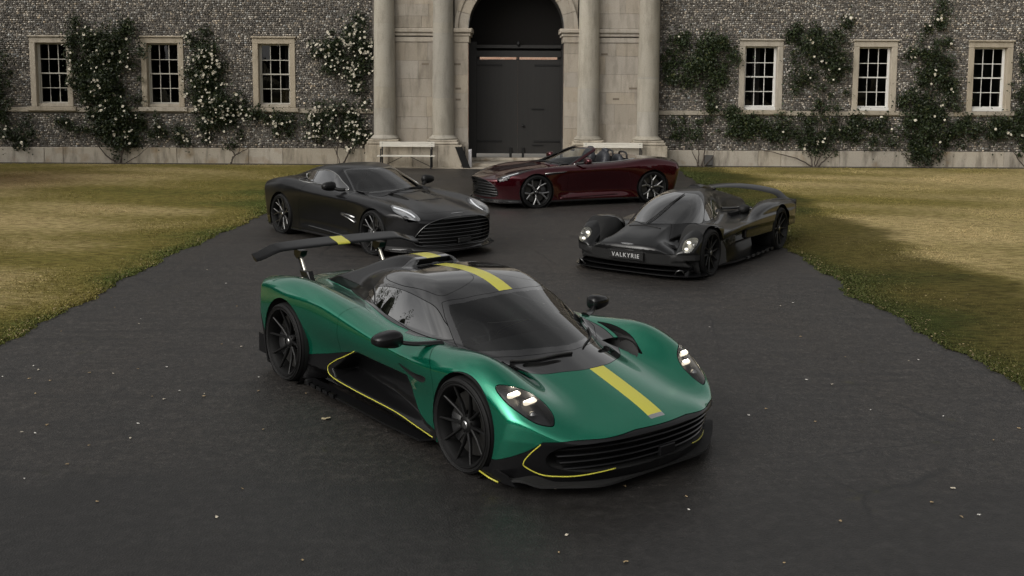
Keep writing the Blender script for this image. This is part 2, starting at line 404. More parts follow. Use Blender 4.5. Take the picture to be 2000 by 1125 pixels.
def solid_mesh(name, vf, m, ang=35):
    import bmesh
    me = mesh_of(name, vf[0], vf[1], m); b = bmesh.new(); b.from_mesh(me); bmesh.ops.recalc_face_normals(b, faces=b.faces); b.to_mesh(me); b.free()
    me.polygons.foreach_set('use_smooth', np.ones(len(me.polygons), bool)); me.set_sharp_from_angle(angle=R(ang)); return me
def put_wheel(car, D, x, y, z, steer=0, spin=0):
    """y > 0 left side, y < 0 right side"""
    w = link(bpy.data.objects.new('wheel', D['wheel']), car); w.location = (x, y, z)
    base = Matrix.Rotation(R(steer) + (0 if y > 0 else math.pi), 4, 'Z'); w.rotation_euler = (base @ Matrix.Rotation(R(spin), 4, 'Y')).to_euler()
    for nm in ('tyre', 'wheel_nuts', 'hub_cap', 'brake_disc'): link(bpy.data.objects.new(nm, D[nm]), w)
    c = link(bpy.data.objects.new('brake_caliper', D['brake_caliper']), w); c.rotation_euler = (0, R(-spin + (180 if y > 0 else 20)), 0)
    for m in D['spoke']: link(bpy.data.objects.new('spoke', m), w)
    return w
def spokes_pairs(n, Rr, dish, spread=.16, w=(.020, .016), hub=.05, twist=0.):
    out = []
    for i in range(n):
        for s in (-1, 1):
            a0 = 2 * math.pi * i / n + s * .10; a1 = 2 * math.pi * i / n + s * spread * 2 + twist
            p0 = (hub * math.cos(a0), -dish, hub * math.sin(a0)); p1 = ((Rr - .014) * math.cos(a1), -.012, (Rr - .014) * math.sin(a1))
            pm = (.55 * np.array(p0) + .45 * np.array(p1)) + np.array([0, .006 - .25 * dish, 0])
            out.append(cat_vf(beam(p0, pm, w[0] * 1.15, w[0], .034, .028, (0, 1, 0)), beam(pm, p1, w[0], w[1], .028, .018, (0, 1, 0))))
    return out
def spokes_y(n, Rr, dish, fork=.42, ang=.30, w=(.026, .018), hub=.05):
    out = []
    for i in range(n):
        a = 2 * math.pi * i / n; P = lambda r, t, y: np.array([r * math.cos(t), y, r * math.sin(t)])
        f = P(Rr * fork, a, -dish * .75); parts = [beam(P(hub, a, -dish), f, w[0], w[0], .034, .03, (0, 1, 0))]
        for s in (-1, 1): parts.append(beam(f, P(Rr - .012, a + s * ang, -.012), w[0] * .85, w[1], .03, .018, (0, 1, 0)))
        out.append(cat_vf(*parts))
    return out
def liner(car, x, R_, y0, y1, z, side, m):
    """dark inner wheel arch: half drum open outwards"""
    V, F = lathe([(R_, y1), (R_, y0), (.02, y0)], 40); V = V * [1, side, 1] + [x, 0, z]
    return obj('arch_liner', V, F, m, car, True)
def recess(M, depth): return merge(rimmed(Mesh3(M.V, M.N, M.T[:0]), 0) if False else Mesh3(M.V - M.N * depth, M.N, M.T), walls(M, depth))
def walls(M, w):
    r = rimmed(M, w); k = len(M.T); return compact(r.V, r.N, r.T[k:])
def ribbon(name, P, r, m, car, n=6): return obj(name, *tube(P, r, n), m, car, True)
def sym_ribbon(name, P, r, m, car, n=6):
    P = np.asarray(P, float); return [ribbon(name, P, r, m, car, n), ribbon(name, P * [1, -1, 1], r, m, car, n)]
def ellip(c, r, n=(20, 12), p=1.):
    """rounded body (superellipsoid)"""
    V = []; sg = lambda v, e: math.copysign(abs(v)**e, v)
    for i in range(n[1] + 1):
        a = -math.pi / 2 + math.pi * i / n[1]
        for j in range(n[0]):
            b = 2 * math.pi * j / n[0]; V.append((c[0] + r[0] * sg(math.cos(a), p) * sg(math.cos(b), p), c[1] + r[1] * sg(math.cos(a), p) * sg(math.sin(b), p), c[2] + r[2] * sg(math.sin(a), p)))
    return np.array(V), grid_faces(n[1] + 1, n[0], cv=True, flip=True)
# ---------------------------------------------------------------- ground, drive, lawns
DRIVE_L = [(-5.3, -12), (-5.27, 6), (-5.28, 10.2), (-5.24, 11.7), (-5.29, 13.5), (-5.29, 15.4), (-5.19, 16.8), (-5.11, 18.1), (-5.02, 19.6), (-5.0, 22), (-4.95, 26), (-4.8, 29.5), (-4.5, 31)]
DRIVE_R = [(4.7, -12), (4.66, 6), (4.62, 9), (4.6, 9.9), (4.5, 10.8), (4.52, 11.8), (4.36, 12.75), (4.33, 13.07), (4.52, 13.45), (4.5, 14.6), (4.52, 16.1), (4.7, 20), (4.95, 24.6), (5.0, 28.4), (5.1, 30.5), (5.1, 31)]
def edge_x(poly, y): return np.interp(y, [p[1] for p in poly], [p[0] for p in poly])
def wob(y, s): return .035 * np.sin(y * 3.1 + s) + .025 * np.sin(y * 7.7 + 2 * s) + .018 * np.sin(y * 17.3 + 3 * s)
def build_ground():
    m = mat('asphalt', (.03, .03, .03), .75); t = NT(m); p = t.pos(world=True)
    big = t.noise(p, .35, 4, .55); mid = t.noise(p, 2.2, 5, .6, .4); fine = t.noise(p, 85, 2, .7); grit = t.vor(p, 75, out='Distance'); st = t.vor(p, 75, out='Color'); fine2 = t.noise(p, 30, 3, .75)
    tone = t.ramp(big, (.3, (.0255, .0222, .0198)), (.55, (.0335, .029, .0254)), (.75, (.043, .037, .0315)))
    tone = t.mix(t.ramp(mid, (.42, 0.), (.7, .55)), tone, (.0175, .0162, .0152))
    brown = t.ramp(t.noise(t.pos((1, .35, 1), world=True), 1.1, 3, .5), (.5, 0.), (.72, .5)); tone = t.mix(brown, tone, (.036, .028, .021))
    speck = t.ramp(t.add('SeparateColor', Color=st).outputs[0], (.80, 0.), (.95, 1.)); speck = t.math('MULTIPLY', speck, t.ramp(grit, (.25, 1.), (.5, 0.)))
    tone = t.mix(t.math('MULTIPLY', speck, .8), tone, (.13, .124, .115))
    tone = t.mix(t.math('MULTIPLY', t.ramp(fine, (.35, 1.), (.5, 0.)), .6), tone, (.008, .008, .008))
    tone = t.mix(t.ramp(fine2, (.34, .9), (.5, 0.)), tone, (.009, .0085, .008)); tone = t.mix(t.ramp(fine2, (.56, 0.), (.72, .6)), tone, (.085, .077, .067))
    sep = t.add('SeparateXYZ', Vector=p); yy = t.math('ADD', sep.outputs[1], t.math('MULTIPLY', t.math('SUBTRACT', t.noise(p, .8, 4, .6), .5), 1.2)); tone = t.mix(t.ramp(t.add('MapRange', Value=yy, **{'From Min': 6.0, 'From Max': 7.4, 'To Min': 0., 'To Max': 1.}).outputs[0], (0., .8), (.40, .74), (.47, .25), (1., 0.)), tone, t.mix(t.ramp(t.add('MapRange', Value=t.math('ADD', sep.outputs[0], t.math('MULTIPLY', t.noise(p, .9, 3), 1.5)), **{'From Min': -4.0, 'From Max': 1.0, 'To Min': 0., 'To Max': 1.}).outputs[0], (.35, 0.), (.75, 1.)), (.011, .0105, .010), (.0185, .0172, .0162))); near_dark = t.ramp(t.add('MapRange', Value=yy, **{'From Min': 4.5, 'From Max': 15., 'To Min': 0., 'To Max': 1.}).outputs[0], (0., .50), (.55, .12), (1., 0.)); tone = t.mix(near_dark, tone, (.011, .0105, .0102))  # resurfaced patch at the left; the whole foreground is painted darker like a vignette
    gr = t.noise(p, 10, 7, .85); tone = t.mix(1., tone, t.ramp(gr, (.30, .42), (.5, 1.), (.70, 2.0)), 'MULTIPLY'); st2 = t.noise(t.pos((.5, 3., 1), world=True), 1.6, 5, .7); tone = t.mix(t.ramp(st2, (.50, 0.), (.64, .6)), tone, (.0115, .0105, .010))
    # cracks and paving seams
    cr = t.add('TexVoronoi', feature='DISTANCE_TO_EDGE', Scale=.42); t.l.new(t.mix(.12, p, t.add('TexNoise', Scale=2.5, Detail=4, Vector=p).outputs['Color']), cr.inputs['Vector'])
    crack = t.math('MULTIPLY', t.ramp(cr.outputs['Distance'], (.002, 1.), (.008, 0.)), t.ramp(t.noise(p, .5, 2), (.5, 0.), (.62, .8)))
    tone = t.mix(crack, tone, (.006, .006, .006))
    moss = t.math('MULTIPLY', t.ramp(cr.outputs['Distance'], (.01, 1.), (.05, 0.)), t.ramp(t.noise(p, 3.3, 4), (.62, 0.), (.75, .7)))
    tone = t.mix(moss, tone, (.035, .033, .010))
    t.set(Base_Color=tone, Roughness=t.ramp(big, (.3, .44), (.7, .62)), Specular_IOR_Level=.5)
    h = t.math('ADD', t.math('MULTIPLY', fine, .6), t.math('MULTIPLY', grit, .8)); t.bump(t.math('SUBTRACT', h, crack), .5, .006)
    ys = np.concatenate([np.arange(-12, 5, .5), np.arange(5, 31.6, .06)]); n = len(ys)
    L = edge_x(DRIVE_L, ys) + wob(ys, 1); Rr = edge_x(DRIVE_R, ys) + wob(ys, 4)
    V = np.concatenate([np.column_stack([L, ys, np.full(n, .012)]), np.column_stack([Rr, ys, np.full(n, .012)])])
    tag(obj('driveway', V, np.array([[i, n + i, n + i + 1, i + 1] for i in range(n - 1)]), m), kind='structure')
    # soil sheet below everything
    g = mat('lawn_soil', (.06, .05, .03), .95); t = NT(g); p = t.pos(world=True)
    n1 = t.noise(p, .8, 5, .6); n2 = t.noise(p, 14, 4, .7); n3 = t.noise(t.pos((.35, 1.3, 1), world=True), .9, 4, .6)
    c = t.ramp(n1, (.3, (.085, .085, .026)), (.5, (.14, .12, .042)), (.7, (.20, .16, .078))); c = t.mix(t.ramp(n3, (.45, 0.), (.65, .8)), c, (.14, .105, .052)); c = t.mix(t.ramp(n2, (.35, .6), (.6, 0.)), c, (.06, .055, .022))
    t.set(Base_Color=c); t.bump(n2, .6, .02)
    tag(obj('ground', [(-300, -300, 0), (300, -300, 0), (300, 500, 0), (-300, 500, 0)], [[0, 1, 2, 3]], g), kind='structure')
    # soil strip at the foot of the wall and the stone apron before the gate
    s = mat('bare_soil', (.03, .025, .02), .95); t = NT(s); c = t.ramp(t.noise(t.pos(), 9, 5, .7), (.35, (.016, .013, .011)), (.65, (.05, .042, .03))); t.set(Base_Color=c)
    for x0, x1 in ((-22, -4.7), (5.0, 22)): tag(obj('flower_bed', [(x0, 31.15, .01), (x1, 31.15, .01), (x1, 31.75, .04), (x0, 31.75, .04)], [[0, 1, 2, 3]], s), kind='structure')
def lawn_colour(x, y, r):
    """dry straw or green, by place: patches of the turf"""
    n = (np.sin(x * .45 + 1.3 * np.sin(y * .31)) + np.sin(y * .8 + 1.7 * np.sin(x * .33 + 1)) + np.sin(x * 1.1 + y * 1.7 + np.sin(y * .9)) * .6 + np.sin(y * 2.9 - x * .5 + 2 * np.sin(x * .7)) * .5) / 3.
    return n
def turf(x, y, off, side, jit):
    q = lawn_colour(x, y, 0) + jit; edge = np.exp(-off / .9)
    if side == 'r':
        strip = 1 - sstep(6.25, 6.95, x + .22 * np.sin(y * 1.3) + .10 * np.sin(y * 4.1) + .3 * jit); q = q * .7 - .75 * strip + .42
    q = q - 1.0 * edge + .12
    straw = np.array([.46, .36, .18]); olive = np.array([.205, .170, .048]); green = np.array([.086, .104, .024])
    w = sstep(-.2, .95, q)[:, None]; g = sstep(-.2, -1.1, q)[:, None]
    c = olive + (straw - olive) * w + (green - olive) * g
    if side == 'r': c = c * (1 - .46 * strip[:, None])  # greener strip is also painted darker, standing for soft shade beside the drive
    else: br = np.exp(-(((x + 13.2) / 2.2)**2 + ((y - 26.5) / 2.6)**2))[:, None]; c = c * (1 - .7 * br) + np.array([.16, .095, .05]) * .7 * br
    return c, edge
def build_lawns():
    tm = mat('turf', (.1, .1, .03), .95, spec=.1); t = NT(tm); p = t.pos(world=True); nz = t.noise(t.pos((.6, 1.7, 1), world=True), 9, 7, .8); n2 = t.noise(p, 3.5, 4, .65)
    t.set(Base_Color=t.mix(t.ramp(n2, (.35, .35), (.65, 0.)), t.mix(t.ramp(nz, (.42, .95), (.58, 0.)), t.attr('tint'), t.mix(1., t.attr('tint'), (.34, .32, .26), 'MULTIPLY')), t.mix(1., t.attr('tint'), (.72, .8, .65), 'MULTIPLY'))); t.bump(nz, .6, .03)
    for side, poly, s0 in (('l', DRIVE_L, 1), ('r', DRIVE_R, 4)):
        ys = np.concatenate([np.arange(-12, 7, .8), np.arange(7, 31.3, .09)]); us = np.concatenate([np.linspace(0, 1, 14)**1.5 * .5, np.arange(.6, 14, .11), np.arange(14, 60, 4.)]); Y, U = np.meshgrid(ys, us, indexing='ij')
        e = edge_x(poly, Y) + wob(Y, s0); X = e - U + .03 if side == 'l' else e + U - .03
        Z = .018 + .012 * (1 - np.exp(-U / .3)) + .006 * np.sin(X * 1.7) * np.sin(Y * 1.3)
        o = obj('lawn', np.column_stack([X.ravel(), Y.ravel(), Z.ravel()]), np.array(grid_faces(len(ys), len(us), flip=side == 'r')), tm, None, True); tag(o, kind='structure')
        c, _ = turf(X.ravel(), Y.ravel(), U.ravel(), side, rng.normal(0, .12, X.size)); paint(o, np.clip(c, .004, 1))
    m = mat('grass_blade', (.1, .1, .03), .75, spec=.25); t = NT(m); t.set(Base_Color=t.attr('tint'))
    tips = mat('lawn_litter', (.4, .35, .22), .8)
    for side, poly, s0 in (('l', DRIVE_L, 1), ('r', DRIVE_R, 4)):
        V, C = [], []
        for k in range(3):
            N = (60000, 40000, 18000)[k]
            y = rng.uniform(8.5, 31.3, N) if k else 8.2 + 23.1 * rng.power(1.15, N)
            e = edge_x(poly, y) + wob(y, s0); d = rng.uniform(0, 1, N)
            width = np.interp(y, [8, 16, 31], [2.5, 5.5, 13]) if k == 0 else np.interp(y, [8, 31], [2.2, 14])
            if k == 2: d = d**3 * .25
            off = d * width - .06 * (rng.random(N) < .25) * (k == 2)
            x = e - off if side == 'l' else e + off
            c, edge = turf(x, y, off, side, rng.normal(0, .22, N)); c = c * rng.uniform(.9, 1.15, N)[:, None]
            h = rng.uniform(.006, .018, N) * (1 + .3 * edge * (k == 2)) * (1 if k < 2 else 1.2); a = rng.uniform(0, 2 * math.pi, N); w_ = rng.uniform(.005, .012, N) * np.interp(y, [8, 31], [1, 3.0])
            lean = rng.normal(0, .6, (N, 2)) * h[:, None]
            dx, dy = np.cos(a) * w_, np.sin(a) * w_
            tri = np.stack([np.stack([x - dx, y - dy, np.full(N, .02)], 1), np.stack([x + dx, y + dy, np.full(N, .02)], 1), np.stack([x + lean[:, 0], y + lean[:, 1], h + .022], 1)], 1)
            V.append(tri.reshape(-1, 3)); C.append(np.repeat(np.clip(c, .004, 1), 3, 0))
        V = np.concatenate(V); C = np.concatenate(C); F = np.arange(len(V)).reshape(-1, 3)
        o = obj('grass', V, F, m); paint(o, C)
        tag(o, ('dry patchy grass of the lawn left of the drive' if side == 'l' else 'straw coloured grass right of the drive with a green margin coloured as in shade'), 'grass', kind='stuff')
        # dry leaf litter caught along the edge of the grass
        N = 1000; y = 8.2 + 15 * rng.power(.8, N); e = edge_x(poly, y) + wob(y, s0); off = rng.exponential(.10, N) - .03; far = rng.random(N) < .3; off = np.where(far, rng.uniform(0, 2.0, N), off); x = e - off if side == 'l' else e + off
        o = leaf_cloud('leaf_litter', np.column_stack([x, y, .022 +   .02 * rng.random(N)]), .013, rng, flat=.8); o.data.materials.append(mat('litter', (.25, .2, .1), .8)); tn = NT(MAT['litter']); tn.set(Base_Color=tn.attr('tint'))
        c = np.array([.20, .155, .075]) * rng.uniform(.5, 1.5, (N, 1)); paint(o, np.repeat(c, 4, 0)); tag(o, 'dry leaf litter along the ' + ('left' if side == 'l' else 'right') + ' edge of the drive', 'leaf litter', kind='stuff')
def paint(o, c):
    at = o.data.color_attributes.new('tint', 'FLOAT_COLOR', 'POINT'); at.data.foreach_set('color', np.column_stack([c, np.ones(len(c))]).astype(np.float32).ravel())
def leaf_cloud(name, P, size, rng, flat=0., m=None, parent=None, nrm=None, asp=.62):
    """many small folded leaves, two triangles each"""
    n = len(P); d = rng.normal(0, 1, (n, 3)); d[:, 2] *= 1 - flat; d /= np.linalg.norm(d, axis=1, keepdims=True)
    up = rng.normal(0, 1, (n, 3)) * (1 - .7 * flat) + np.array([0, 0, 1.4 * flat])
    if nrm is not None: up = up * .75 + nrm
    b = np.cross(d, up); b /= np.linalg.norm(b, axis=1, keepdims=True) + 1e-9; u = np.cross(b, d)
    s = size * rng.uniform(.6, 1.4, (n, 1))
    V = np.stack([P - d * s, P + b * s * asp + u * s * .18, P + d * s, P - b * s * asp + u * s * .18], 1).reshape(-1, 3)
    i = np.arange(n)[:, None] * 4; F = np.concatenate([i + [0, 1, 2], i + [0, 2, 3]])
    return obj(name, V, F, m, parent)
# ---------------------------------------------------------------- the flint house
YF = 31.7; XC = .09
def stone_mat(name, a, b, stain=.5, scale=1.):
    m = mat(name, a, .85, spec=.3); t = NT(m); p = t.pos(world=True)
    n1 = t.noise(p, 1.6 * scale, 5, .6); n2 = t.noise(t.pos((1, 1, .22), world=True), 4.5 * scale, 5, .65); n3 = t.noise(p, 38, 4, .7)
    rnd = t.add('ObjectInfo').outputs['Random']; n4 = t.noise(t.pos((.9, 1, .9), world=True), 2.1 * scale, 3, .5)
    c = t.mix(n1, a, b); c = t.mix(t.math('MULTIPLY', t.ramp(n2, (.48, 0.), (.72, 1.)), stain), c, (.10, .085, .062)); c = t.mix(t.math('MULTIPLY', t.ramp(n4, (.58, 0.), (.70, 1.)), max(stain - .42, .03) * 1.7), c, (.24, .165, .085)); c = t.mix(t.math('MULTIPLY', t.ramp(n3, (.3, 1.), (.5, 0.)), .35), c, (.12, .10, .08))
    hs = t.add('HueSaturation', Color=c, Value=t.add('MapRange', Value=rnd, **{'From Min': 0., 'From Max': 1., 'To Min': .87, 'To Max': 1.08}).outputs[0], Saturation=t.add('MapRange', Value=t.math('FRACT', t.math('MULTIPLY', rnd, 7.3)), **{'From Min': 0., 'From Max': 1., 'To Min': .82, 'To Max': 1.12}).outputs[0])
    t.set(Base_Color=hs.outputs[0]); t.bump(t.math('ADD', n3, t.math('MULTIPLY', n2, .5)), .5, .012); return m
def build_house():
    house = empty('country_house', (XC, YF, 0)); tag(house, 'flint walled stable block with stone gateway, columns and white sash windows', 'building')
    o = Matrix.Translation((-XC, -YF, 0))
    def P_(name, vf, m, parent=house, ang=None):
        V = np.asarray(vf[0], float)
        ob = obj(name, V - ([XC, YF, 0] if parent is house else [0, 0, 0]), vf[1], m, parent)
        fix(ob)
        if ang: smooth_by_angle(ob, ang)
        return ob
    def S_(name, vf, m, par, ang=None):     # sub-part: parent already carries the offset, its own origin is the house's
        ob = obj(name, np.asarray(vf[0], float) - [XC, YF, 0], vf[1], m, par); fix(ob)
        if ang: smooth_by_angle(ob, ang)
        return ob
    ST = stone_mat('dressed_stone', (.38, .335, .275), (.305, .27, .22), .5); SC_ = stone_mat('column_stone', (.36, .335, .285), (.30, .275, .225), .45); SW = stone_mat('window_stone', (.42, .375, .30), (.35, .30, .23), .45); SP = stone_mat('plinth_stone', (.46, .42, .35), (.35, .30, .23), .75)
    mortar = mat('lime_mortar', (.17, .155, .135), .95); t = NT(mortar); t.set(Base_Color=t.ramp(t.noise(t.pos(), 18, 4), (.3, (.075, .068, .06)), (.7, (.17, .152, .13)))); t.bump(t.noise(t.pos(), 60, 3), .4, .01)
    WHT = mat('white_paint', (.62, .61, .58), .5); DARK = mat('room_dark', (.012, .012, .013), .8); GLS = glass_mat('window_pane_glass', (.40, .40, .41), .95)
    wins = [(-15.08, -13.76), (-11.61, -10.28), (-8.13, -6.80), (7.06, 8.42), (10.61, 11.98), (14.20, 15.58)]; zb, zt = 1.79, 3.95
    # --- flint walls
    for nm, x0, x1 in (('flint_wall', -22.0, -4.36), ('flint_wall', 4.56, 22.3)):
        ws = [w for w in wins if x0 < w[0] < x1]; xs = [x0] + [v for w in ws for v in (w[0] + .08, w[1] - .08)] + [x1]; parts = []
        for i in range(0, len(xs), 2): parts.append(box(xs[i], xs[i + 1], YF, YF + .35, .3, 7.5))
        for w in ws: parts += [box(w[0] + .08, w[1] - .08, YF, YF + .35, .3, zb - .02), box(w[0] + .08, w[1] - .08, YF, YF + .35, zt - .05, 7.5)]
        wall = P_(nm, cat_vf(*parts), mortar)
        # knapped flints laid in courses
        V, C = [], []
        z = .53
        while z < 5.6:
            h = rng.uniform(.048, .068)
            w = rng.uniform(.03, .105, int((x1 - x0) / .05)); xe = x0 + np.cumsum(w); xe = xe[xe < x1]; w = w[:len(xe)]; xc = xe - w / 2; n = len(xc)
            zc = z + h / 2 + rng.normal(0, .006, n); keep = np.ones(n, bool)
            for a, b in ws: keep &= ~((xc + w / 2 > a + .03) & (xc - w / 2 < b - .03) & (zc > zb - .03) & (zc < zt + .0))
            keep &= ~((zc > 1.60) & (zc < 1.80)) & (rng.random(n) > .03)
            xc, zc, w = xc[keep], zc[keep], w[keep]; n = len(xc)
            hw, hh, d = w / 2 - .0035, h / 2 * rng.uniform(.78, 1.02, n), rng.uniform(.012, .034, n)
            ang = np.linspace(0, 2 * math.pi, 7)[:-1]
            jit = rng.uniform(.78, 1.05, (n, 6)); cx, cz = np.sign(np.cos(ang)) * np.abs(np.cos(ang))**.6, np.sign(np.sin(ang)) * np.abs(np.sin(ang))**.6
            X, Z = xc[:, None] + hw[:, None] * cx * jit, zc[:, None] + hh[:, None] * cz * jit
            back = np.stack([X, np.full_like(X, YF + .004), Z], 2); tilt = rng.normal(0, .12, (n, 2))
            Xf, Zf = xc[:, None] + (X - xc[:, None]) * .82, zc[:, None] + (Z - zc[:, None]) * .8
            front = np.stack([Xf, YF - d[:, None] + (Xf - xc[:, None]) * tilt[:, :1] + (Zf - zc[:, None]) * tilt[:, 1:], Zf], 2)
            V.append(np.concatenate([back, front], 1)); k = rng.random(n)
            base = np.where(k < .30, rng.uniform(.02, .055, n), np.where(k < .60, rng.uniform(.07, .17, n), np.where(k < .84, rng.uniform(.20, .38, n), rng.uniform(.36, .58, n))))
            warm = rng.normal(0, .06, n); C.append(np.stack([base * (1.09 + warm), base, base * (.86 - warm)], 1))
            z += h + .002
        V = np.concatenate(V); C = np.concatenate(C); n = len(V); i = np.arange(n)[:, None] * 12
        F = np.concatenate([i + [a, (a + 1) % 6, 6 + (a + 1) % 6] for a in range(6)] + [i + [a, 6 + (a + 1) % 6, 6 + a] for a in range(6)] + [i + [6, 6 + a, 7 + a] for a in range(1, 5)])
        fm = mat('knapped_flint', (.1, .1, .1), .5, spec=.45)
        if 'tinted' not in fm: fm['tinted'] = 1; t = NT(fm); pn = t.noise(t.pos(), 26, 3, .6); t.set(Base_Color=t.mix(t.ramp(pn, (.4, 0.), (.75, .55)), t.attr('tint'), (.22, .205, .19)), Roughness=t.ramp(pn, (.3, .35), (.6, .8)))
        fl = obj('flints', V.reshape(-1, 3) - [XC, YF, 0], F[:, ::-1].copy(), fm, wall); paint(fl, np.repeat(C, 12, 0)); fl['kind'] = 'stuff'
        # sill band and plinth stones, each its own block
        x = x0
        while x < x1 - .1:
            e = min(x + rng.uniform(.9, 1.7), x1); P_('sill_stone', bbox(x + .002, e - .002, YF - .07, YF + .2, 1.625, 1.765, .012), SW); x = e
        x = x0
        while x < x1 - .1:
            e = min(x + rng.uniform(.55, 2.3), x1); d = rng.uniform(-.004, .004); P_('plinth_stone', bbox(x + .003, e - .003, YF - .07 + d, YF + .2, -.05, .52 + rng.uniform(-.008, .004), .015), SP); x = e
    # --- sash windows
    for k, (a, b) in enumerate(wins):
        right = a > 0; fr, fl_ = .20, .30
        w = P_('window', cat_vf(bbox(a, a + .175, YF - .045, YF + .30, zb, zt - .18, .012), bbox(b - .175, b, YF - .045, YF + .30, zb, zt - .18, .012), bbox(a, b, YF - .045, YF + .30, zt - .178, zt, .012), bbox(a - .03, b + .03, YF - .10, YF - .02, zt + .002, zt + .055, .012)), SW)
        S_('window_sill', bbox(a - .10, b + .10, YF - .13, YF + .28, zb - .13, zb - .002, .012), SW, w)
        S_('inner_sill', bbox(a + .178, b - .178, YF + .04, YF + .3, zb + .001, zb + .10, .01), WHT if right else SW, w)
        x0, x1, y0 = a + .178, b - .178, YF + .13; f = .038; z0, z1 = zb + .105, zt - .182; zm = (z0 + z1) / 2
        S_('sash_box', cat_vf(box(x0, x0 + f, y0, y0 + .1, z0, z1), box(x1 - f, x1, y0, y0 + .1, z0, z1), box(x0 + f, x1 - f, y0, y0 + .1, z1 - f, z1)), WHT if right else mat('cream_paint', (.42, .40, .35), .5), w)
        PT = WHT if right else mat('cream_paint'); xi0, xi1 = x0 + f, x1 - f; cw = (xi1 - xi0) / 3
        for (za, zc, yy) in ((zm - .02, z1 - f, y0 + .025), (z0, zm + .02, y0 + .06)):
            pr = [box(xi0, xi1, yy, yy + .035, za, za + .04), box(xi0, xi1, yy, yy + .035, (za + zc) / 2 - .011, (za + zc) / 2 + .011)]
            pr += [box(xi0 + cw * i - .011, xi0 + cw * i + .011, yy + .004, yy + .03, za + .04, zc) for i in (1, 2)] + [box(xi0, xi0 + .03, yy - .002, yy + .037, za, zc), box(xi1 - .03, xi1, yy - .002, yy + .037, za, zc)]
            S_('sash', cat_vf(*pr), PT, w)
            for i in range(3):
                for (pa, pb) in ((za + .04, (za + zc) / 2 - .011), ((za + zc) / 2 + .011, zc)):
                    tl = rng.normal(0, .006, 2); v = np.array([(xi0 + cw * i, yy + .016 + tl[0], pa), (xi0 + cw * (i + 1), yy + .016 - tl[0], pa), (xi0 + cw * (i + 1), yy + .016 - tl[0] + tl[1], pb), (xi0 + cw * i, yy + .016 + tl[0] + tl[1], pb)])
                    obj('pane', v - [XC, YF, 0], [[0, 1, 2, 3]], GLS, w)
        S_('room', (np.array([(a, YF + .3, zb - .1), (b, YF + .3, zb - .1), (b, YF + .3, zt), (a, YF + .3, zt), (a, YF + 1.8, zb - .1), (b, YF + 1.8, zb - .1), (b, YF + 1.8, zt), (a, YF + 1.8, zt)]), [[0, 1, 5, 4], [3, 2, 6, 7], [0, 4, 7, 3], [1, 2, 6, 5], [4, 5, 6, 7]]), DARK, w)
        # curtain edges seen behind the glass
        for cx0, cx1 in {2: ((b - .42, b - .22),), 3: ((a + .50, a + .74),), 4: (), 0: (), 1: (), 5: ()}[k]:
            q = np.linspace(0, 1, 18); v = np.array([(cx0 + (cx1 - cx0) * u, YF + .42 + .025 * math.sin(u * 22), z) for z in (zb, zt - .2) for u in q]); obj('curtain', v - [XC, YF, 0], grid_faces(2, 18), mat('curtain_cloth', (.16, .15, .14), .9), w, True)
    # --- gateway bay
    YB = YF - .28; xl, xr = -4.36, 4.56; ri, ro = 1.48, 1.90; zs = 4.25
    P_('bay_core', cat_vf(box(xl, -1.55, YB + .12, YF + .3, 0, 7.5), box(1.73, xr, YB + .12, YF + .3, 0, 7.5)), mortar)
    def blocks(x0, x1, z0, z1, y):
        z = z0; j = 0
        while z < z1 - .05:
            h = min(rng.choice([.36, .46, .56, .62]), z1 - z); h = z1 - z if z1 - z - h < .2 else h; x = x0; first = True
            while x < x1 - .02:
                e = x + (rng.uniform(.35, .6) if (first and j % 2) else rng.uniform(.65, 1.25)); e = x1 if x1 - e < .3 else e; d = rng.uniform(0, .006)
                P_('stone_block', bbox(x + .0015, e - .0015, y - d, y + .12, z + .0015, z + h - .0015, .005), ST); x = e; first = False
            z += h; j += 1
    for x0, x1 in ((-3.9, -1.86), (2.05, 4.1)): blocks(x0, x1, .72, 3.84, YB); blocks(x0, x1, 4.28, 6.2, YB)
    for x0, x1 in ((-1.858, -1.39), (1.568, 2.048)): blocks(x0, x1, .12, 3.84, YB - .05)
    # small put-log slots left in the stone
    for x, z, w in ((-2.72, 3.17, .22), (-1.72, 3.17, .2), (-1.70, 2.42, .17), (-1.70, 2.08, .15), (2.82, 3.5, .2), (3.72, 2.45, .25), (3.2, 2.12, .2)):
        yy = YB - .05 if x > -1.86 and x < 0 else YB; P_('stone_patch', box(x - w / 2, x + w / 2, yy - .009, yy + .05, z - .03, z + .03), mat('patch_stone', (.16, .13, .10), .9))
    # impost mouldings
    for x0, x1 in ((-3.9, -1.86), (2.05, 4.1)):
        P_('string_course', cat_vf(bbox(x0, x1, YB - .10, YB + .1, 4.13, 4.27, .03), bbox(x0, x1, YB - .05, YB + .1, 4.03, 4.128, .02), bbox(x0, x1, YB - .03, YB + .1, 3.85, 4.0, .01)), ST)
    for x0, x1 in ((-1.86, -1.26), (1.44, 2.05)):
        P_('impost', cat_vf(bbox(x0, x1, YB - .17, YF + 1.0, 4.13, 4.27, .03), bbox(x0 + (0 if x0 < 0 else .05), x1 - (.05 if x0 < 0 else 0), YB - .11, YF + 1.0, 4.03, 4.128, .02), bbox(x0 + (0 if x0 < 0 else .10), x1 - (.10 if x0 < 0 else 0), YB - .08, YF + 1.0, 3.845, 4.028, .01)), ST)
    # arch stones
    for i in range(11):
        a0, a1 = math.pi * i / 11 + .003, math.pi * (i + 1) / 11 - .003; sec = []
        for a in np.linspace(a0, a1, 5):
            c, s = math.cos(a), math.sin(a); sec.append([(XC + r * c, y, zs + .02 + r * s) for r, y in ((ri, YB - .06), (ri + .30, YB - .06), (ri + .31, YB - .10), (ro, YB - .11), (ro, YB + .15), (ri, YB + .15))])
        P_('arch_stone', sections(sec), ST)
    V, F = [], []; n = 24         # spandrel wall above the arch
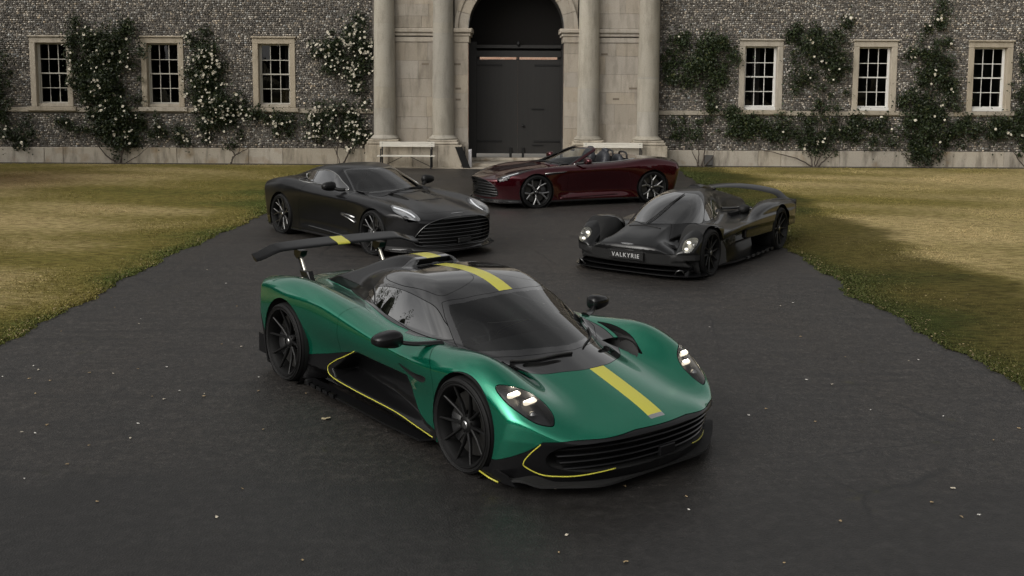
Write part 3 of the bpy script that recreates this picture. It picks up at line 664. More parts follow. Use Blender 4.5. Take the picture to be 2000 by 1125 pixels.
    for i in range(n + 1):
        a = math.pi * i / n; V += [(XC + ro * math.cos(a), YB + .02, zs + .02 + ro * math.sin(a)), (XC + ro * math.cos(a), YB + .02, 7.5)]
    for i in range(n): F.append([2 * i, 2 * i + 1, 2 * i + 3, 2 * i + 2])
    P_('spandrel', (V, F), ST)
    # passage behind the arch
    PS = mat('passage_wall', (.022, .019, .016), .9); V = []; n = 20
    for yy in (YB + .14, YF + 1.5):
        V += [(XC - ri, yy, 0)] + [(XC - ri * math.cos(math.pi * i / n), yy, zs + ri * math.sin(math.pi * i / n)) for i in range(n + 1)] + [(XC + ri, yy, 0)]
    P_('passage_vault', (V, grid_faces(2, n + 3)), PS)
    P_('threshold', cat_vf(bbox(-1.40, 1.58, YB - .25, YF + 1.5, -.02, .10, .02), bbox(-1.39, 1.57, YF + .55, YF + 1.0, .10, .20, .02)), SP)
    # doors
    YD = YF + .80; DG = mat('door_paint', (.035, .034, .032), .55); IR = mat('black_iron', (.008, .008, .008), .5, .3)
    t = NT(DG); t.set(Base_Color=t.ramp(t.noise(t.pos((6, 1, .3)), 2, 4), (.3, (.0105, .0096, .0086)), (.7, (.0150, .0138, .0123))))
    P_('door_frame', cat_vf(box(-1.40, -1.17, YD - .06, YD + .12, .2, 3.9), box(1.53, 1.58, YD - .06, YD + .12, .2, 3.9), box(-1.17, 1.53, YD - .08, YD + .12, 3.42, 3.62), box(-1.17, 1.53, YD - .14, YD + .12, 3.70, 3.80)), DG)
    P_('tympanum', (np.array([(XC - ri, YD + .05, 3.62), (XC + ri, YD + .05, 3.62), (XC + ri, YD + .05, 5.9), (XC - ri, YD + .05, 5.9)]), [[0, 1, 2, 3]]), mat('tympanum_paint', (.006, .0052, .0045), .8, spec=.2))
    P_('beam_boss', ellip((.17, YD - .16, 3.84), (.06, .06, .09)), IR, ang=60)
    for s, a, b in ((-1, -1.169, .1495), (1, .1505, 1.529)):
        zt_o, zt_i = 3.33, 3.34
        d = P_('door', cat_vf(bbox(a, b, YD, YD + .07, .33, 3.345, .004), box(*((b - .05, b - .001) if s < 0 else (a + .001, a + .05)), YD + .004, YD + .06, 3.311, 3.42), box(*((a, a + .10) if s < 0 else (b - .12, b)), YD + .004, YD + .06, 3.346, 3.42)), DG)
        for z in (.72, 3.16):
            x0, x1 = (a, a + .82) if s < 0 else (b - .85, b); S_('strap_hinge', bbox(x0, x1, YD - .022, YD - .001, z - .028, z + .028, .006), IR, d)
        if s > 0:
            for z, x0, x1 in ((1.76, .60, 1.0), (.60, .62, .98)): S_('drop_bar', bbox(x0, x1, YD - .03, YD - .001, z - .02, z + .02, .006), IR, d)
            S_('door_knob', ellip((.33, YD - .04, 1.22), (.045, .04, .045)), IR, d, 60)
        S_('floor_bolt', bbox(*((-.11, -.03) if s < 0 else (.29, .37)), YD - .06, YD - .001, .20, .52, .01), IR, d)
    # court beyond the gate, seen through the gaps over and under the doors
    P_('court_wall', box(-6, 6, YF + 12, YF + 12.3, -.1, 4.2), brick_mat()); P_('court_paving', box(-7, 7, YF + 1.55, YF + 12, -.05, .16), mat('court_stone', (.5, .48, .43), .8))
    # columns
    for cx in (-3.97, -2.16, 2.33, 4.18):
        yc = YB - .10; r0, r1 = .335, .285
        col = P_('column', (lambda v: (v[0] + [cx, yc, 0], v[1]))(lathe([(.001, .985), (.345, .985), (.36, .97), (.37, .95), (.385, .94), (.43, .91), (.445, .885), (.43, .865), (.001, .86)], 28, 'z')), SC_, ang=40)
        zz = [.985] + sorted(rng.uniform(1.6, 5.2, 3) + np.array([-.5, 0, .5])) + [6.97]; rad = lambda z: r0 - (r0 - r1) * (max(z - .97, 0) / 6.)**1.6
        for za, zc in zip(zz[:-1], zz[1:]): S_('column_drum', (lambda v: (v[0] + [cx, yc, 0], v[1]))(lathe([(rad(z), z) for z in np.linspace(za + .0012, zc - .0012, 7)], 36, 'z')), SC_, col, 40)
        P_('pedestal', cat_vf(bbox(cx - .46, cx + .46, yc - .46, YF, .80, .858, .012), bbox(cx - .50, cx + .50, yc - .50, YF, .70, .798, .03)), SP)
    for x0, x1 in ((-4.52, -1.56), (1.74, 4.74)):
        x = x0
        while x < x1 - .1:
            e = min(x + rng.uniform(.5, .95), x1); e = x1 if x1 - e < .3 else e; P_('pedestal_stone', bbox(x + .002, e - .002, YB - .62 + rng.uniform(-.006, .006), YF, -.02, .698, .014), SP); x = e
    tag(obj('apron', [(-4.6, 30.55, .018), (-1.4, 30.35, .018), (1.6, 30.0, .018), (4.9, 30.9, .018), (4.9, 31.6, .04), (-4.6, 31.6, .04)], [[0, 1, 2, 3, 4, 5]], SP), kind='structure')
    return house
def brick_mat():
    m = mat('court_brick', (.3, .15, .1), .8); t = NT(m); b = t.add('TexBrick', Scale=5.5, Color1=(.42, .19, .11), Color2=(.5, .3, .2), Mortar=(.6, .55, .48)); t.l.new(t.add('Mapping', Vector=t.add('NewGeometry').outputs['Position'], Rotation=(R(90), 0, 0)).outputs[0], b.inputs['Vector']); t.set(Base_Color=b.outputs[0]); return m
def build_yard_things():
    WB = mat('bench_paint', (.62, .59, .52), .5); IR = mat('black_iron', (.008, .008, .008), .5, .3)
    for x0, x1, y, lab in ((-4.05, -2.38, 30.42, 'white slatted bench with black iron legs left of the gate'), (2.15, 3.95, 30.40, 'white topped bench right of the gate behind the red convertible')):
        b = empty('bench', ((x0 + x1) / 2, y, 0)); tag(b, lab, 'bench', 'benches either side of the gate'); w = (x1 - x0) / 2
        for k in range(3): solid('back_slat', bbox(-w, w, .20 + .012 * k, .225 + .012 * k, .655 + .052 * k, .703 + .052 * k, .005), WB, b)
        for k in range(4): solid('seat_slat', bbox(-w - .03, w + .03, -.22 + .10 * k, -.13 + .10 * k, .385, .41, .005), WB, b)
        for s in (-1, 1):
            x = s * (w - .08); solid('leg', cat_vf(tube([(x, -.2, 0), (x, -.19, .38)], .024, 8), tube([(x, .26, 0), (x, .18, .38), (x, .25, .80)], .024, 8), tube([(x, -.2, .37), (x, .2, .37)], .018, 8), tube([(x, -.2, .60), (x, .19, .60)], .02, 8), tube([(x, -.2, .38), (x, -.2, .60)], .016, 8)), IR, b, 60)
            solid('brace', tube([(x, .0, .06), (s * .12, .0, .37)], .011, 6), IR, b, 60)
    s = empty('sign_board', (-1.46, 30.58, 0)); tag(s, 'black board leaning beside the left jamb of the gate', 'board')
    v, f = bbox(-.11, .11, -.03, .03, 0, .66, .008); v[:, 0] -= .26 * (v[:, 2] / .66) - .07; v[:, 1] += .12 * v[:, 2]; solid('panel', (v, f), mat('board_black', (.004, .004, .004), .6, spec=.2), s)
    v, f = bbox(-.04, -.005, .1, .13, 0, .66, .004); v[:, 0] += .02; solid('rear_leg', (v, f), IR, s)
    o = solid('stone_post', bbox(-1.36, -1.26, 30.85, 31.0, .0, .56, .015), mat('post_white', (.55, .54, .55), .7)); tag(o, 'short pale post standing behind the leaning black board', 'post')
    o = solid('utility_box', bbox(6.02, 6.28, 31.50, 31.68, .06, .38, .01), mat('box_grey', (.06, .058, .055), .6)); tag(o, 'small dark box fixed on the stone plinth right of the gateway', 'box')
# ---------------------------------------------------------------- climbing roses
def rose(label, blobs, stems, n_bloom, seed, dens=1., tone=1.):
    """blobs: (x, z, rx, rz, depth, weight) on the wall; leaves fill them, thicker in clumps"""
    rg = np.random.default_rng(seed); base = stems[0][0]; root = empty('climbing_rose', (base[0], YF - .25, 0)); tag(root, label, 'climbing rose', 'climbing roses on the flint walls')
    o3 = np.array([base[0], YF - .25, 0]); P, nr, B = [], [], []
    for (x, z, rx, rz, dp, wt) in blobs:
        ncl = max(4, int(rx * rz * 44 * wt)); 
        for _ in range(ncl):
            a, r = rg.uniform(0, 2 * math.pi), rg.uniform(0, 1.25)**.6; cx, cz = x + rx * r * math.cos(a), z + rz * r * math.sin(a); cd = rg.uniform(.04, 1) * dp * max(.15, 1 - .5 * r); s = rg.uniform(.08, .24) * (1.15 - .35 * r)
            k = int(rg.integers(70, 150) * dens * (s / .18)**1.5); q = rg.normal(0, 1, (k, 3)) * [s, s * .5, s] * .62; P.append(q + [cx, YF - .06 - cd, cz]); k2 = k // 5; P.append(rg.normal(0, 1, (k2, 3)) * [s * 1.9, s * .4, s * 1.9] * .62 + [cx, YF - .08 - cd * .6, cz]); B.append((cx, YF - .12 - cd, cz, s))
    P = np.concatenate(P); P[:, 1] = np.minimum(P[:, 1], YF - .035); P = P[P[:, 2] > .08]
    lm = mat('rose_leaf', (.02, .035, .01), .5, spec=.4)
    if 'tinted' not in lm:
        lm['tinted'] = 1; t = NT(lm); t.set(Base_Color=t.attr('tint'))
        tl = t.add('BsdfTranslucent', Color=t.attr('tint')); mx = t.add('MixShader'); mx.inputs[0].default_value = .22; t.l.new(t.b.outputs[0], mx.inputs[1]); t.l.new(tl.outputs[0], mx.inputs[2]); t.l.new(mx.outputs[0], t.n['Material Output'].inputs[0])
    fo = leaf_cloud('foliage', P - o3, .036, rg, 0, lm, root, np.array([0, -.8, .5])); n = len(P)
    k = rg.random(n); c = np.where((k < .6)[:, None], [.019, .030, .011], np.where((k < .93)[:, None], [.032, .045, .015], [.060, .066, .022])) * rg.uniform(.55, 1.4, (n, 1)) * tone; paint(fo, np.repeat(c, 4, 0)); fo['kind'] = 'stuff'
    bark = mat('rose_bark', (.055, .042, .032), .85)
    for st in stems:
        pts = catmull([(x, YF - .22 + .02 * i, z) for i, (x, z) in enumerate(st)], 6, False); pts = pts + rg.normal(0, .008, pts.shape); rr = np.linspace(.024, .008, len(pts)) * rg.uniform(.7, 1.25)
        obj('stem', tube(pts, rr, 6)[0] - o3, tube(pts, rr, 6)[1], bark, root, True)
    # blooms: small rosettes of petals
    if n_bloom:
        V, F, o_ = [], [], 0; w = np.array([b[3] for b in B]); w /= w.sum()
        for i in rg.choice(len(B), n_bloom, p=w):
            cx, cy, cz, s = B[i]
            for _ in range(int(rg.integers(1, 3))):
                c = np.array([cx + rg.normal(0, s * .7), max(cy - rg.uniform(.04, .14), YF - .55), cz + rg.normal(0, s * .7)]); r = rg.uniform(.024, .052); fwd = np.array([rg.normal(0, .5), -1, rg.normal(.3, .5)]); fwd /= np.linalg.norm(fwd)
                u = np.cross(fwd, [0, 0, 1]); u /= np.linalg.norm(u); v = np.cross(u, fwd)
                for ring, (rr, op, np_) in enumerate(((1., .25, 6), (.62, .75, 5), (.3, 1.2, 3))):
                    for k2 in range(np_):
                        a = 2 * math.pi * (k2 + .5 * ring) / np_ + rg.normal(0, .15); d = math.cos(a) * u + math.sin(a) * v; e = -math.sin(a) * u + math.cos(a) * v; p0 = c + fwd * r * .1 * ring; tip = p0 + (d * math.cos(op) + fwd * math.sin(op)) * r * rr * 1.1; m_ = p0 + (d * math.cos(op) + fwd * math.sin(op)) * r * rr * .6
                        V += [p0, m_ + e * r * rr * .5, tip, m_ - e * r * rr * .5]; F.append([o_, o_ + 1, o_ + 2, o_ + 3]); o_ += 4
        bm = mat('rose_petal', (.62, .58, .48), .7); bl = obj('blooms', np.array(V) - o3, np.array(F), bm, root); bl['kind'] = 'stuff'
    return root
def build_roses():
    rose('sparse dark climber at the far left end of the wall', [(-16.3, 3.0, .6, 1.0, .35, 1.2), (-16.1, 1.6, .7, .7, .3, .8), (-15.6, 1.0, .8, .45, .25, .5)], [[(-16.3, 0), (-16.2, .8), (-16.3, 2)]], 12, 1)
    rose('huge white flowering rose between the two leftmost windows', [(-12.7, 3.6, 1.05, .75, .5, 1.7), (-12.7, 2.5, .95, .9, .5, 1.7), (-12.4, 1.5, .75, .8, .45, 1.6), (-12.2, .75, .45, .55, .35, 1.9), (-13.3, 4.2, .5, .35, .3, .6), (-12.0, 4.35, .45, .3, .3, .5), (-11.4, 1.35, .5, .3, .25, .7), (-13.6, 1.2, .8, .45, .2, .6), (-14.5, 1.05, .8, .45, .2, .5), (-11.1, .95, .8, .4, .2, .5)],
         [[(-12.25, 0), (-12.3, .8), (-12.6, 2)], [(-12.2, 0), (-11.7, .3), (-11.3, .65)], [(-12.35, 0), (-12.8, .35), (-13.1, .8)], [(-12.3, 0), (-12.1, 1), (-12.0, 2.6)]], 70, 2)
    rose('white rose left of the third window trailing flowers down to the right', [(-9.7, 3.3, .62, .75, .45, 1.6), (-9.7, 2.5, .65, .5, .4, 1.4), (-9.0, 1.95, .8, .4, .4, 1.4), (-8.6, 1.45, .8, .35, .35, 1.3), (-9.5, 1.35, .7, .35, .3, .9), (-9.0, .95, .7, .35, .2, .4), (-7.4, 1.45, .8, .22, .25, .9), (-6.4, 1.48, .6, .16, .2, .9), (-10.2, 1.15, .8, .4, .2, .5), (-7.3, 1.05, .7, .35, .2, .35), (-6.5, 1.0, .6, .4, .2, .45)],
         [[(-8.85, 0), (-8.75, .25), (-8.55, .5), (-8.6, 1.2)], [(-8.85, 0), (-8.7, .28), (-8.25, .6), (-8.2, 1.2)], [(-8.7, .3), (-8.9, .7), (-9.3, 1.4), (-9.6, 2.4)]], 150, 3)
    rose('white rose in full flower on the wall beside the left column', [(-5.35, 3.7, .85, .5, .45, 1.5), (-5.1, 3.2, .75, .45, .4, 1.2), (-4.75, 2.7, .3, .7, .3, .9), (-4.9, 4.3, .3, .3, .2, .4), (-5.3, 1.75, .7, .35, .35, .8), (-5.4, 1.15, .9, .45, .3, .9), (-4.9, .8, .4, .3, .25, .8)],
         [[(-5.4, 0), (-5.5, .35), (-5.8, .9)], [(-5.35, 0), (-5.15, .35), (-5.05, .7), (-4.8, 1.6), (-4.7, 2.7)], [(-5.5, .35), (-5.4, 1.2), (-5.5, 2.2), (-5.4, 3.3)]], 165, 4)
    rose('leafy green climber without flowers right of the right column', [(5.8, 3.55, 1.05, .55, .45, 1.5), (5.6, 2.9, .9, .45, .35, 1.1), (6.3, 2.9, .5, .5, .3, .5), (6.0, 2.2, .5, .4, .25, .6), (6.3, 1.65, .6, .25, .25, .8), (7.0, 1.35, .9, .3, .3, 1.2), (5.9, 1.1, .6, .35, .2, .4), (7.6, 1.0, .8, .3, .2, .5), (5.2, 1.15, .6, .4, .2, .5), (7.9, 1.38, .9, .25, .25, .9)],
         [[(5.85, 0), (5.7, .3), (5.6, .55)], [(5.9, 0), (6.0, .4), (6.0, 1.2), (5.9, 2.4)], [(5.95, 0), (6.25, .3), (6.3, .6)], [(5.8, 0), (5.82, .4), (5.75, .8)]], 3, 5, tone=1.25)
    rose('dark rose with few white buds right of the fourth window', [(9.5, 3.75, .85, .5, .4, 1.4), (9.8, 3.2, .7, .45, .35, 1.1), (9.0, 2.9, .4, .5, .25, .5), (9.4, 2.3, .9, .4, .25, .45), (9.9, 1.8, .6, .35, .25, .6), (9.3, 1.2, .9, .45, .3, 1.0), (9.6, .7, .6, .35, .3, .9), (8.8, 4.25, .3, .35, .15, .4), (10.25, 4.3, .25, .3, .15, .3), (8.2, 1.0, .7, .3, .2, .6), (10.8, 1.25, .9, .35, .25, .8), (11.4, .85, .8, .35, .2, .4)],
         [[(9.4, 0), (9.3, .4), (9.0, .9)], [(9.45, 0), (9.5, .6), (9.6, 1.6), (9.7, 2.9)], [(9.4, 0), (9.0, .25), (8.3, .45), (7.6, .6)], [(9.5, 0), (9.9, .35), (10.2, .7)], [(9.45, 0), (9.7, .5), (9.9, 1.0)]], 16, 6)
    rose('tall narrow rose climbing between the two rightmost windows', [(13.0, 3.5, .6, .6, .4, 1.4), (13.1, 2.7, .7, .6, .4, 1.3), (13.0, 1.9, .85, .5, .4, 1.3), (12.9, 1.2, .75, .5, .4, 1.5), (12.9, .55, .5, .45, .35, 1.8), (13.05, 4.4, .22, .5, .15, .8), (13.3, 4.9, .15, .4, .1, .4), (11.6, 1.25, .9, .3, .25, .8), (14.2, 1.2, .8, .4, .25, .7), (14.0, .8, .7, .3, .2, .4), (15.0, 1.28, .8, .3, .25, .9)],
         [[(12.9, 0), (12.9, 1), (13.0, 2.5), (13.1, 4)], [(12.8, 0), (12.4, .3), (12.1, .6)], [(13.0, 0), (13.2, .3), (13.35, .6)]], 24, 7)
    rose('rose at the far right end of the wall with white flowers', [(16.3, 3.6, .6, .6, .35, 1.2), (16.2, 2.4, .6, .8, .35, 1.2), (15.9, 1.3, .9, .35, .3, 1.0), (16.3, .8, .6, .4, .3, .9)], [[(16.2, 0), (16.2, 1), (16.3, 2.5)], [(16.1, 0), (15.8, .35), (15.6, .7)]], 12, 8)
def build_wood():
    """the belt of trees around the forecourt behind the camera, seen only in reflections"""
    rg = np.random.default_rng(5); P, V, F, o = [], [], [], 0; CV, CF, co = [], [], 0
    spots = [(-30, 4, 9), (-36, 12, 11), (-33, 20, 8), (-27, -7, 8), (-38, -14, 12), (-26, -26, 11), (-14, -34, 12), (-3, -38, 10), (9, -36, 12), (20, -30, 10), (29, -20, 12), (34, -8, 9), (38, 4, 11), (36, 15, 8)]
    for x, y, h in spots:
        near = x < -20 and y > -10
        for _ in range(22):
            c = np.array([x, y, h * .58]) + rg.normal(0, 1, 3) * [h * .20, h * .20, h * .17]; q = rg.normal(0, 1, (900 if near else 200, 3)); q *= np.minimum(1, 1.75 / np.linalg.norm(q, axis=1, keepdims=True)) * rg.uniform(.8, 1.1, (len(q), 1)); P.append(q * h * .075 + c); v, f = ellip(c, (h * .085, h * .085, h * .07), (9, 6)); CV.append(v); CF += [[i + co for i in q] for q in f]; co += len(v)
        v, f = tube([(x, y, 0), (x + .2, y, h * .3), (x, y + .3, h * .7)], [h * .03, h * .022, h * .008], 7); V.append(v); F += [[i + o for i in q] for q in f]; o += len(v)
    for a in np.linspace(R(95), R(400), 150):
        r = rg.uniform(30, 36); h = rg.uniform(5, 10); c = np.array([r * math.cos(a), r * math.sin(a) - 2, 0]); k = 650 if 2.0 < a < 3.9 else 150; v, f = ellip(c + [0, 0, h * .45], (1.3, 1.3, h * .42), (9, 6)); keep = not ((c[1] > 5 and abs(c[0]) < c[1] * .62 + 4) or c[1] > 28); CV.append(v if keep else v[:0]); CF += [[i + co for i in q] for q in f] if keep else []; co += len(v) if keep else 0; hh = rg.beta(1.3, 1.3, k); ra = 1.55 * np.sqrt(rg.random(k)) * np.sqrt(np.clip(1.05 - (2 * hh - 1)**2, .05, 1)); an = rg.uniform(0, 6.283, k); P.append(np.column_stack([c[0] + ra * np.cos(an), c[1] + ra * np.sin(an), h * hh + .1]))
    P = np.concatenate(P); P = P[~((P[:, 1] > 7) & (np.abs(P[:, 0]) < P[:, 1] * .62 + 1.5)) & ~((P[:, 1] > 29) )]; lm = mat('tree_leaf', (.03, .042, .014), .6)
    w = leaf_cloud('trees', P, .11, rg, 0, lm); tag(w, 'belt of trees around the forecourt behind the camera', 'trees', kind='stuff')
    cr = obj('tree_crowns', np.concatenate(CV), CF, mat('tree_core', (.016, .022, .009), .9)); tag(cr, 'dark inner mass of the trees around the forecourt', 'trees', kind='stuff')
    tr = obj('tree_trunks', np.concatenate(V), F, mat('tree_bark', (.04, .033, .026), .9)); tag(tr, 'trunks of the trees around the forecourt', 'trees', kind='stuff')
def build_leaves():
    pts = [(-1.79, 8.56), (-2.32, 9.03), (-2.22, 8.62), (-2.67, 8.54), (-2.65, 8.46), (-3.09, 8.45), (-2.97, 8.38), (-2.91, 8.61), (-3.52, 9.27), (-4.43, 9.22), (-4.54, 9.35), (-4.17, 8.89), (-4.39, 8.95), (-4.66, 9.0), (-3.92, 9.14), (-3.69, 9.12), (-4.13, 8.52), (-3.67, 7.73), (-3.79, 7.56), (-3.67, 7.54), (-3.15, 7.29), (-2.9, 7.44), (-2.96, 7.77), (-1.94, 7.65), (-3.15, 6.92), (-3.33, 6.66), (-2.68, 6.29), (-1.84, 6.07), (-1.19, 5.51), (-1.8, 6.51), (-4.35, 14.18), (-3.81, 13.23), (-3.3, 11.89), (-4.15, 11.01), (-4.21, 11.23), (-4.73, 11.8), (-4.98, 12.32), (-3.27, 9.34), (-2.99, 10.17), (-2.76, 10.08), (-4.86, 10.66), (2.13, 8.21), (3.27, 12.07), (3.47, 12.24), (3.32, 9.81), (3.9, 9.68), (4.01, 9.72), (2.06, 6.06), (2.85, 6.13), (2.97, 6.16), (1.56, 5.51), (1.15, 7.29), (.66, 5.51), (.28, 5.62), (.34, 5.85), (1.14, 6.22), (2.75, 6.35), (2.99, 6.58), (3.0, 8.19), (4.03, 7.77), (.84, 12.43), (2.71, 9.04), (.77, 6.58), (.52, 17.02), (-.09, 17.11), (1.16, 6.42), (.3, 6.53), (1.95, 8.05), (2.45, 7.9), (2.9, 8.9), (3.55, 8.05), (3.7, 7.5), (1.7, 10.2), (2.2, 11.0), (3.1, 10.6)]
    mats = [mat('petal_pale', (.50, .45, .36), .7), mat('petal_tan', (.30, .22, .12), .8), mat('petal_white', (.62, .60, .56), .7)]
    def leaf(name, x, y, s, m, seed):
        rg = np.random.default_rng(seed); n = 9; V = [(0, 0, .010)]; e = rg.uniform(.45, .8)
        for k in range(n): a = 2 * math.pi * k / n; r = s * (1 + .25 * rg.normal()); V.append((r * math.cos(a), r * e * math.sin(a), .004 + rg.uniform(0, s * .45)))
        o = obj(name, V, [[0, 1 + k, 1 + (k + 1) % n] for k in range(n)], m); o.location = (x, y, .0125); o.rotation_euler = (0, 0, rg.uniform(0, 6)); return o
    for i, (x, y) in enumerate(pts):
        o = leaf('fallen_petal', x, y, .010 + .006 * (i * 7 % 5) / 4, mats[(i * 5) % 3 if i % 4 else 1], i); tag(o, 'small pale fallen petal lying on the dark drive', 'petal', 'fallen petals scattered over the drive')
    o = leaf('fallen_leaf', -1.49, 7.9, .034, mat('leaf_dry', (.36, .30, .19), .75), 99); tag(o, 'largest dry leaf on the drive beside the green car', 'leaf')
# green car: x forward, y left, z up, origin on the ground half way between the axles
def field_green():
    T = Loft([2.5, 2.3, 2.15, 2.0, 1.79, 1.6, 1.38, 1.1, .8, .4, 0, -.4, -.8, -1.38, -1.8, -2.1, -2.35], [0, .25, .5, .79, .92, 1.06],
      [[.36, .345, .31, .20, .12, .0],
       [.465, .45, .415, .30, .23, .1],
       [.525, .508, .47, .405, .33, .2],
       [.573, .555, .525, .53, .46, .33],
       [.635, .615, .59, .665, .62, .48],
       [.685, .665, .635, .755, .71, .58],
       [.735, .71, .665, .805, .76, .64],
       [.76, .735, .675, .795, .735, .58],
       [.76, .74, .69, .765, .695, .53],
       [.77, .75, .72, .75, .69, .57],
       [.79, .77, .745, .765, .725, .64],
       [.82, .80, .775, .82, .79, .69],
       [.83, .81, .79, .885, .86, .72],
       [.81, .80, .79, .925, .89, .73],
       [.81, .80, .79, .885, .86, .77],
       [.785, .775, .765, .83, .80, .72],
       [.75, .745, .735, .77, .74, .66]], sym=True)
    S = Loft([2.5, 2.1, 1.8, 1.38, .95, .5, 0, -.5, -.95, -1.38, -1.8, -2.1, -2.35], [.05, .22, .42, .62, .78, 1.0],
      [[.90, .90, .88, .84, .80, .74],
       [.96, .955, .93, .90, .86, .80],
       [.985, .985, .975, .95, .91, .84],
       [.99, .995, .99, .98, .95, .88],
       [.97, .96, .95, .965, .93, .85],
       [.95, .93, .915, .955, .92, .84],
       [.95, .92, .90, .955, .93, .86],
       [.955, .92, .905, .965, .96, .90],
       [.97, .95, .945, .98, .985, .93],
       [.995, .995, .995, 1.0, .995, .94],
       [.99, .99, .99, .99, .975, .92],
       [.97, .97, .97, .965, .945, .89],
       [.93, .93, .93, .93, .91, .86]])
    Fr = Spl([0, .2, .4, .6, .75, .9, 1.05], [2.42, 2.405, 2.36, 2.27, 2.16, 1.98, 1.72])
    Zc = Spl([2.5, 2.2, 1.9, 1.69, 1.45, 1.2, .9, .624, .488, .32, 0, -.3, -.7, -1.1, -1.5, -1.9, -2.2, -2.4],
             [.2, .38, .55, .645, .735, .838, .955, 1.055, 1.10, 1.135, 1.148, 1.13, 1.06, .935, .82, .74, .68, .6])
    W0 = Spl([1.6, 1.2, .9, .5, 0, -.4, -.8, -1.2, -1.6, -2.0, -2.4], [.70, .715, .72, .735, .73, .67, .555, .42, .31, .24, .2])
    cav = [(-.62, .27), (-.55, .21), (0, .16), (.9, .12), (1.0, .2), (.86, .21), (.78, .26), (.68, .37), (.61, .515), (.2, .515), (-.16, .525), (-.36, .45)]
    def body(x, y, z):
        ay = np.abs(y)
        t = z - T(x, y)
        s = ay - S(x, z)
        zl = np.interp(x, [-.68, -.6, -.21, .17, .77, 1.], [.25, .2, .185, .18, .157, .146])
        s = s + np.interp(x, [-.6, .2, .95], [.10, .07, .02]) * (.5 + 1.6 * sstep(.54, .25, z)) * np.minimum(sstep(.0, .045, -sdpoly(x, z, cav)), sstep(zl, zl + .07, z))
        s = s + 1.3 * np.clip(zl - .015 - z, 0, 1) * sstep(1.15, 1.0, x) * sstep(-1.05, -.9, x)
        b = smax(t, s, np.interp(x, [-2.2, -1.5, -.9, .6, 1.1, 1.4], [.05, .03, .018, .018, .04, .06]))
        b = smax(b, x - Fr(ay) + .36 * np.clip(.37 - z, 0, 1), .03)
        b = smax(b, -2.22 + .31 * ay**3 - x + .3 * np.clip(.55 - z, 0, 1), .06)
        return smax(b, .09 - z, .02)
    def canopy(x, y, z):
        ay = np.abs(y)
        c = np.interp(x, [-.2, .4, .95, 1.4], [.05, .6, 1.15, 1.2])
        top = (z - (Zc(x + c * ay**2) - .13 * ay**2)) * .9
        side = (ay - (W0(x) - .50 * (z - .72) - .25 * np.clip(z - .72, 0, 1)**2)) * .88
        return smax(smax(smax(top, side, .09), -2.0 - x, .03), np.maximum(x - 1.78, .60 - z), .02)
    scz = Spl([-.30, -.36, -.48, -.66, -.9, -1.2, -1.6, -2.0], [1.168, 1.170, 1.178, 1.174, 1.115, 1.0, .86, .72])
    scw = Spl([-.3, -.6, -1.0, -1.5, -2.0], [.20, .19, .14, .08, .05])
    def scoop(x, y, z):
        ay = np.abs(y)
        return smax(smax(z - scz(x), ay - scw(x) - .9 * np.clip(1.17 - z, 0, .3), .03), x + .40 - .25 * (1.17 - z), .012) + 10 * np.clip(-1.95 - x, 0, 1)
    def f(x, y, z):
        b = smin(body(x, y, z), canopy(x, y, z), .035)
        return smin(b, scoop(x, y, z), .02)
    f.body, f.canopy, f.scoop, f.T, f.S, f.cav = body, canopy, scoop, T, S, cav
    return f
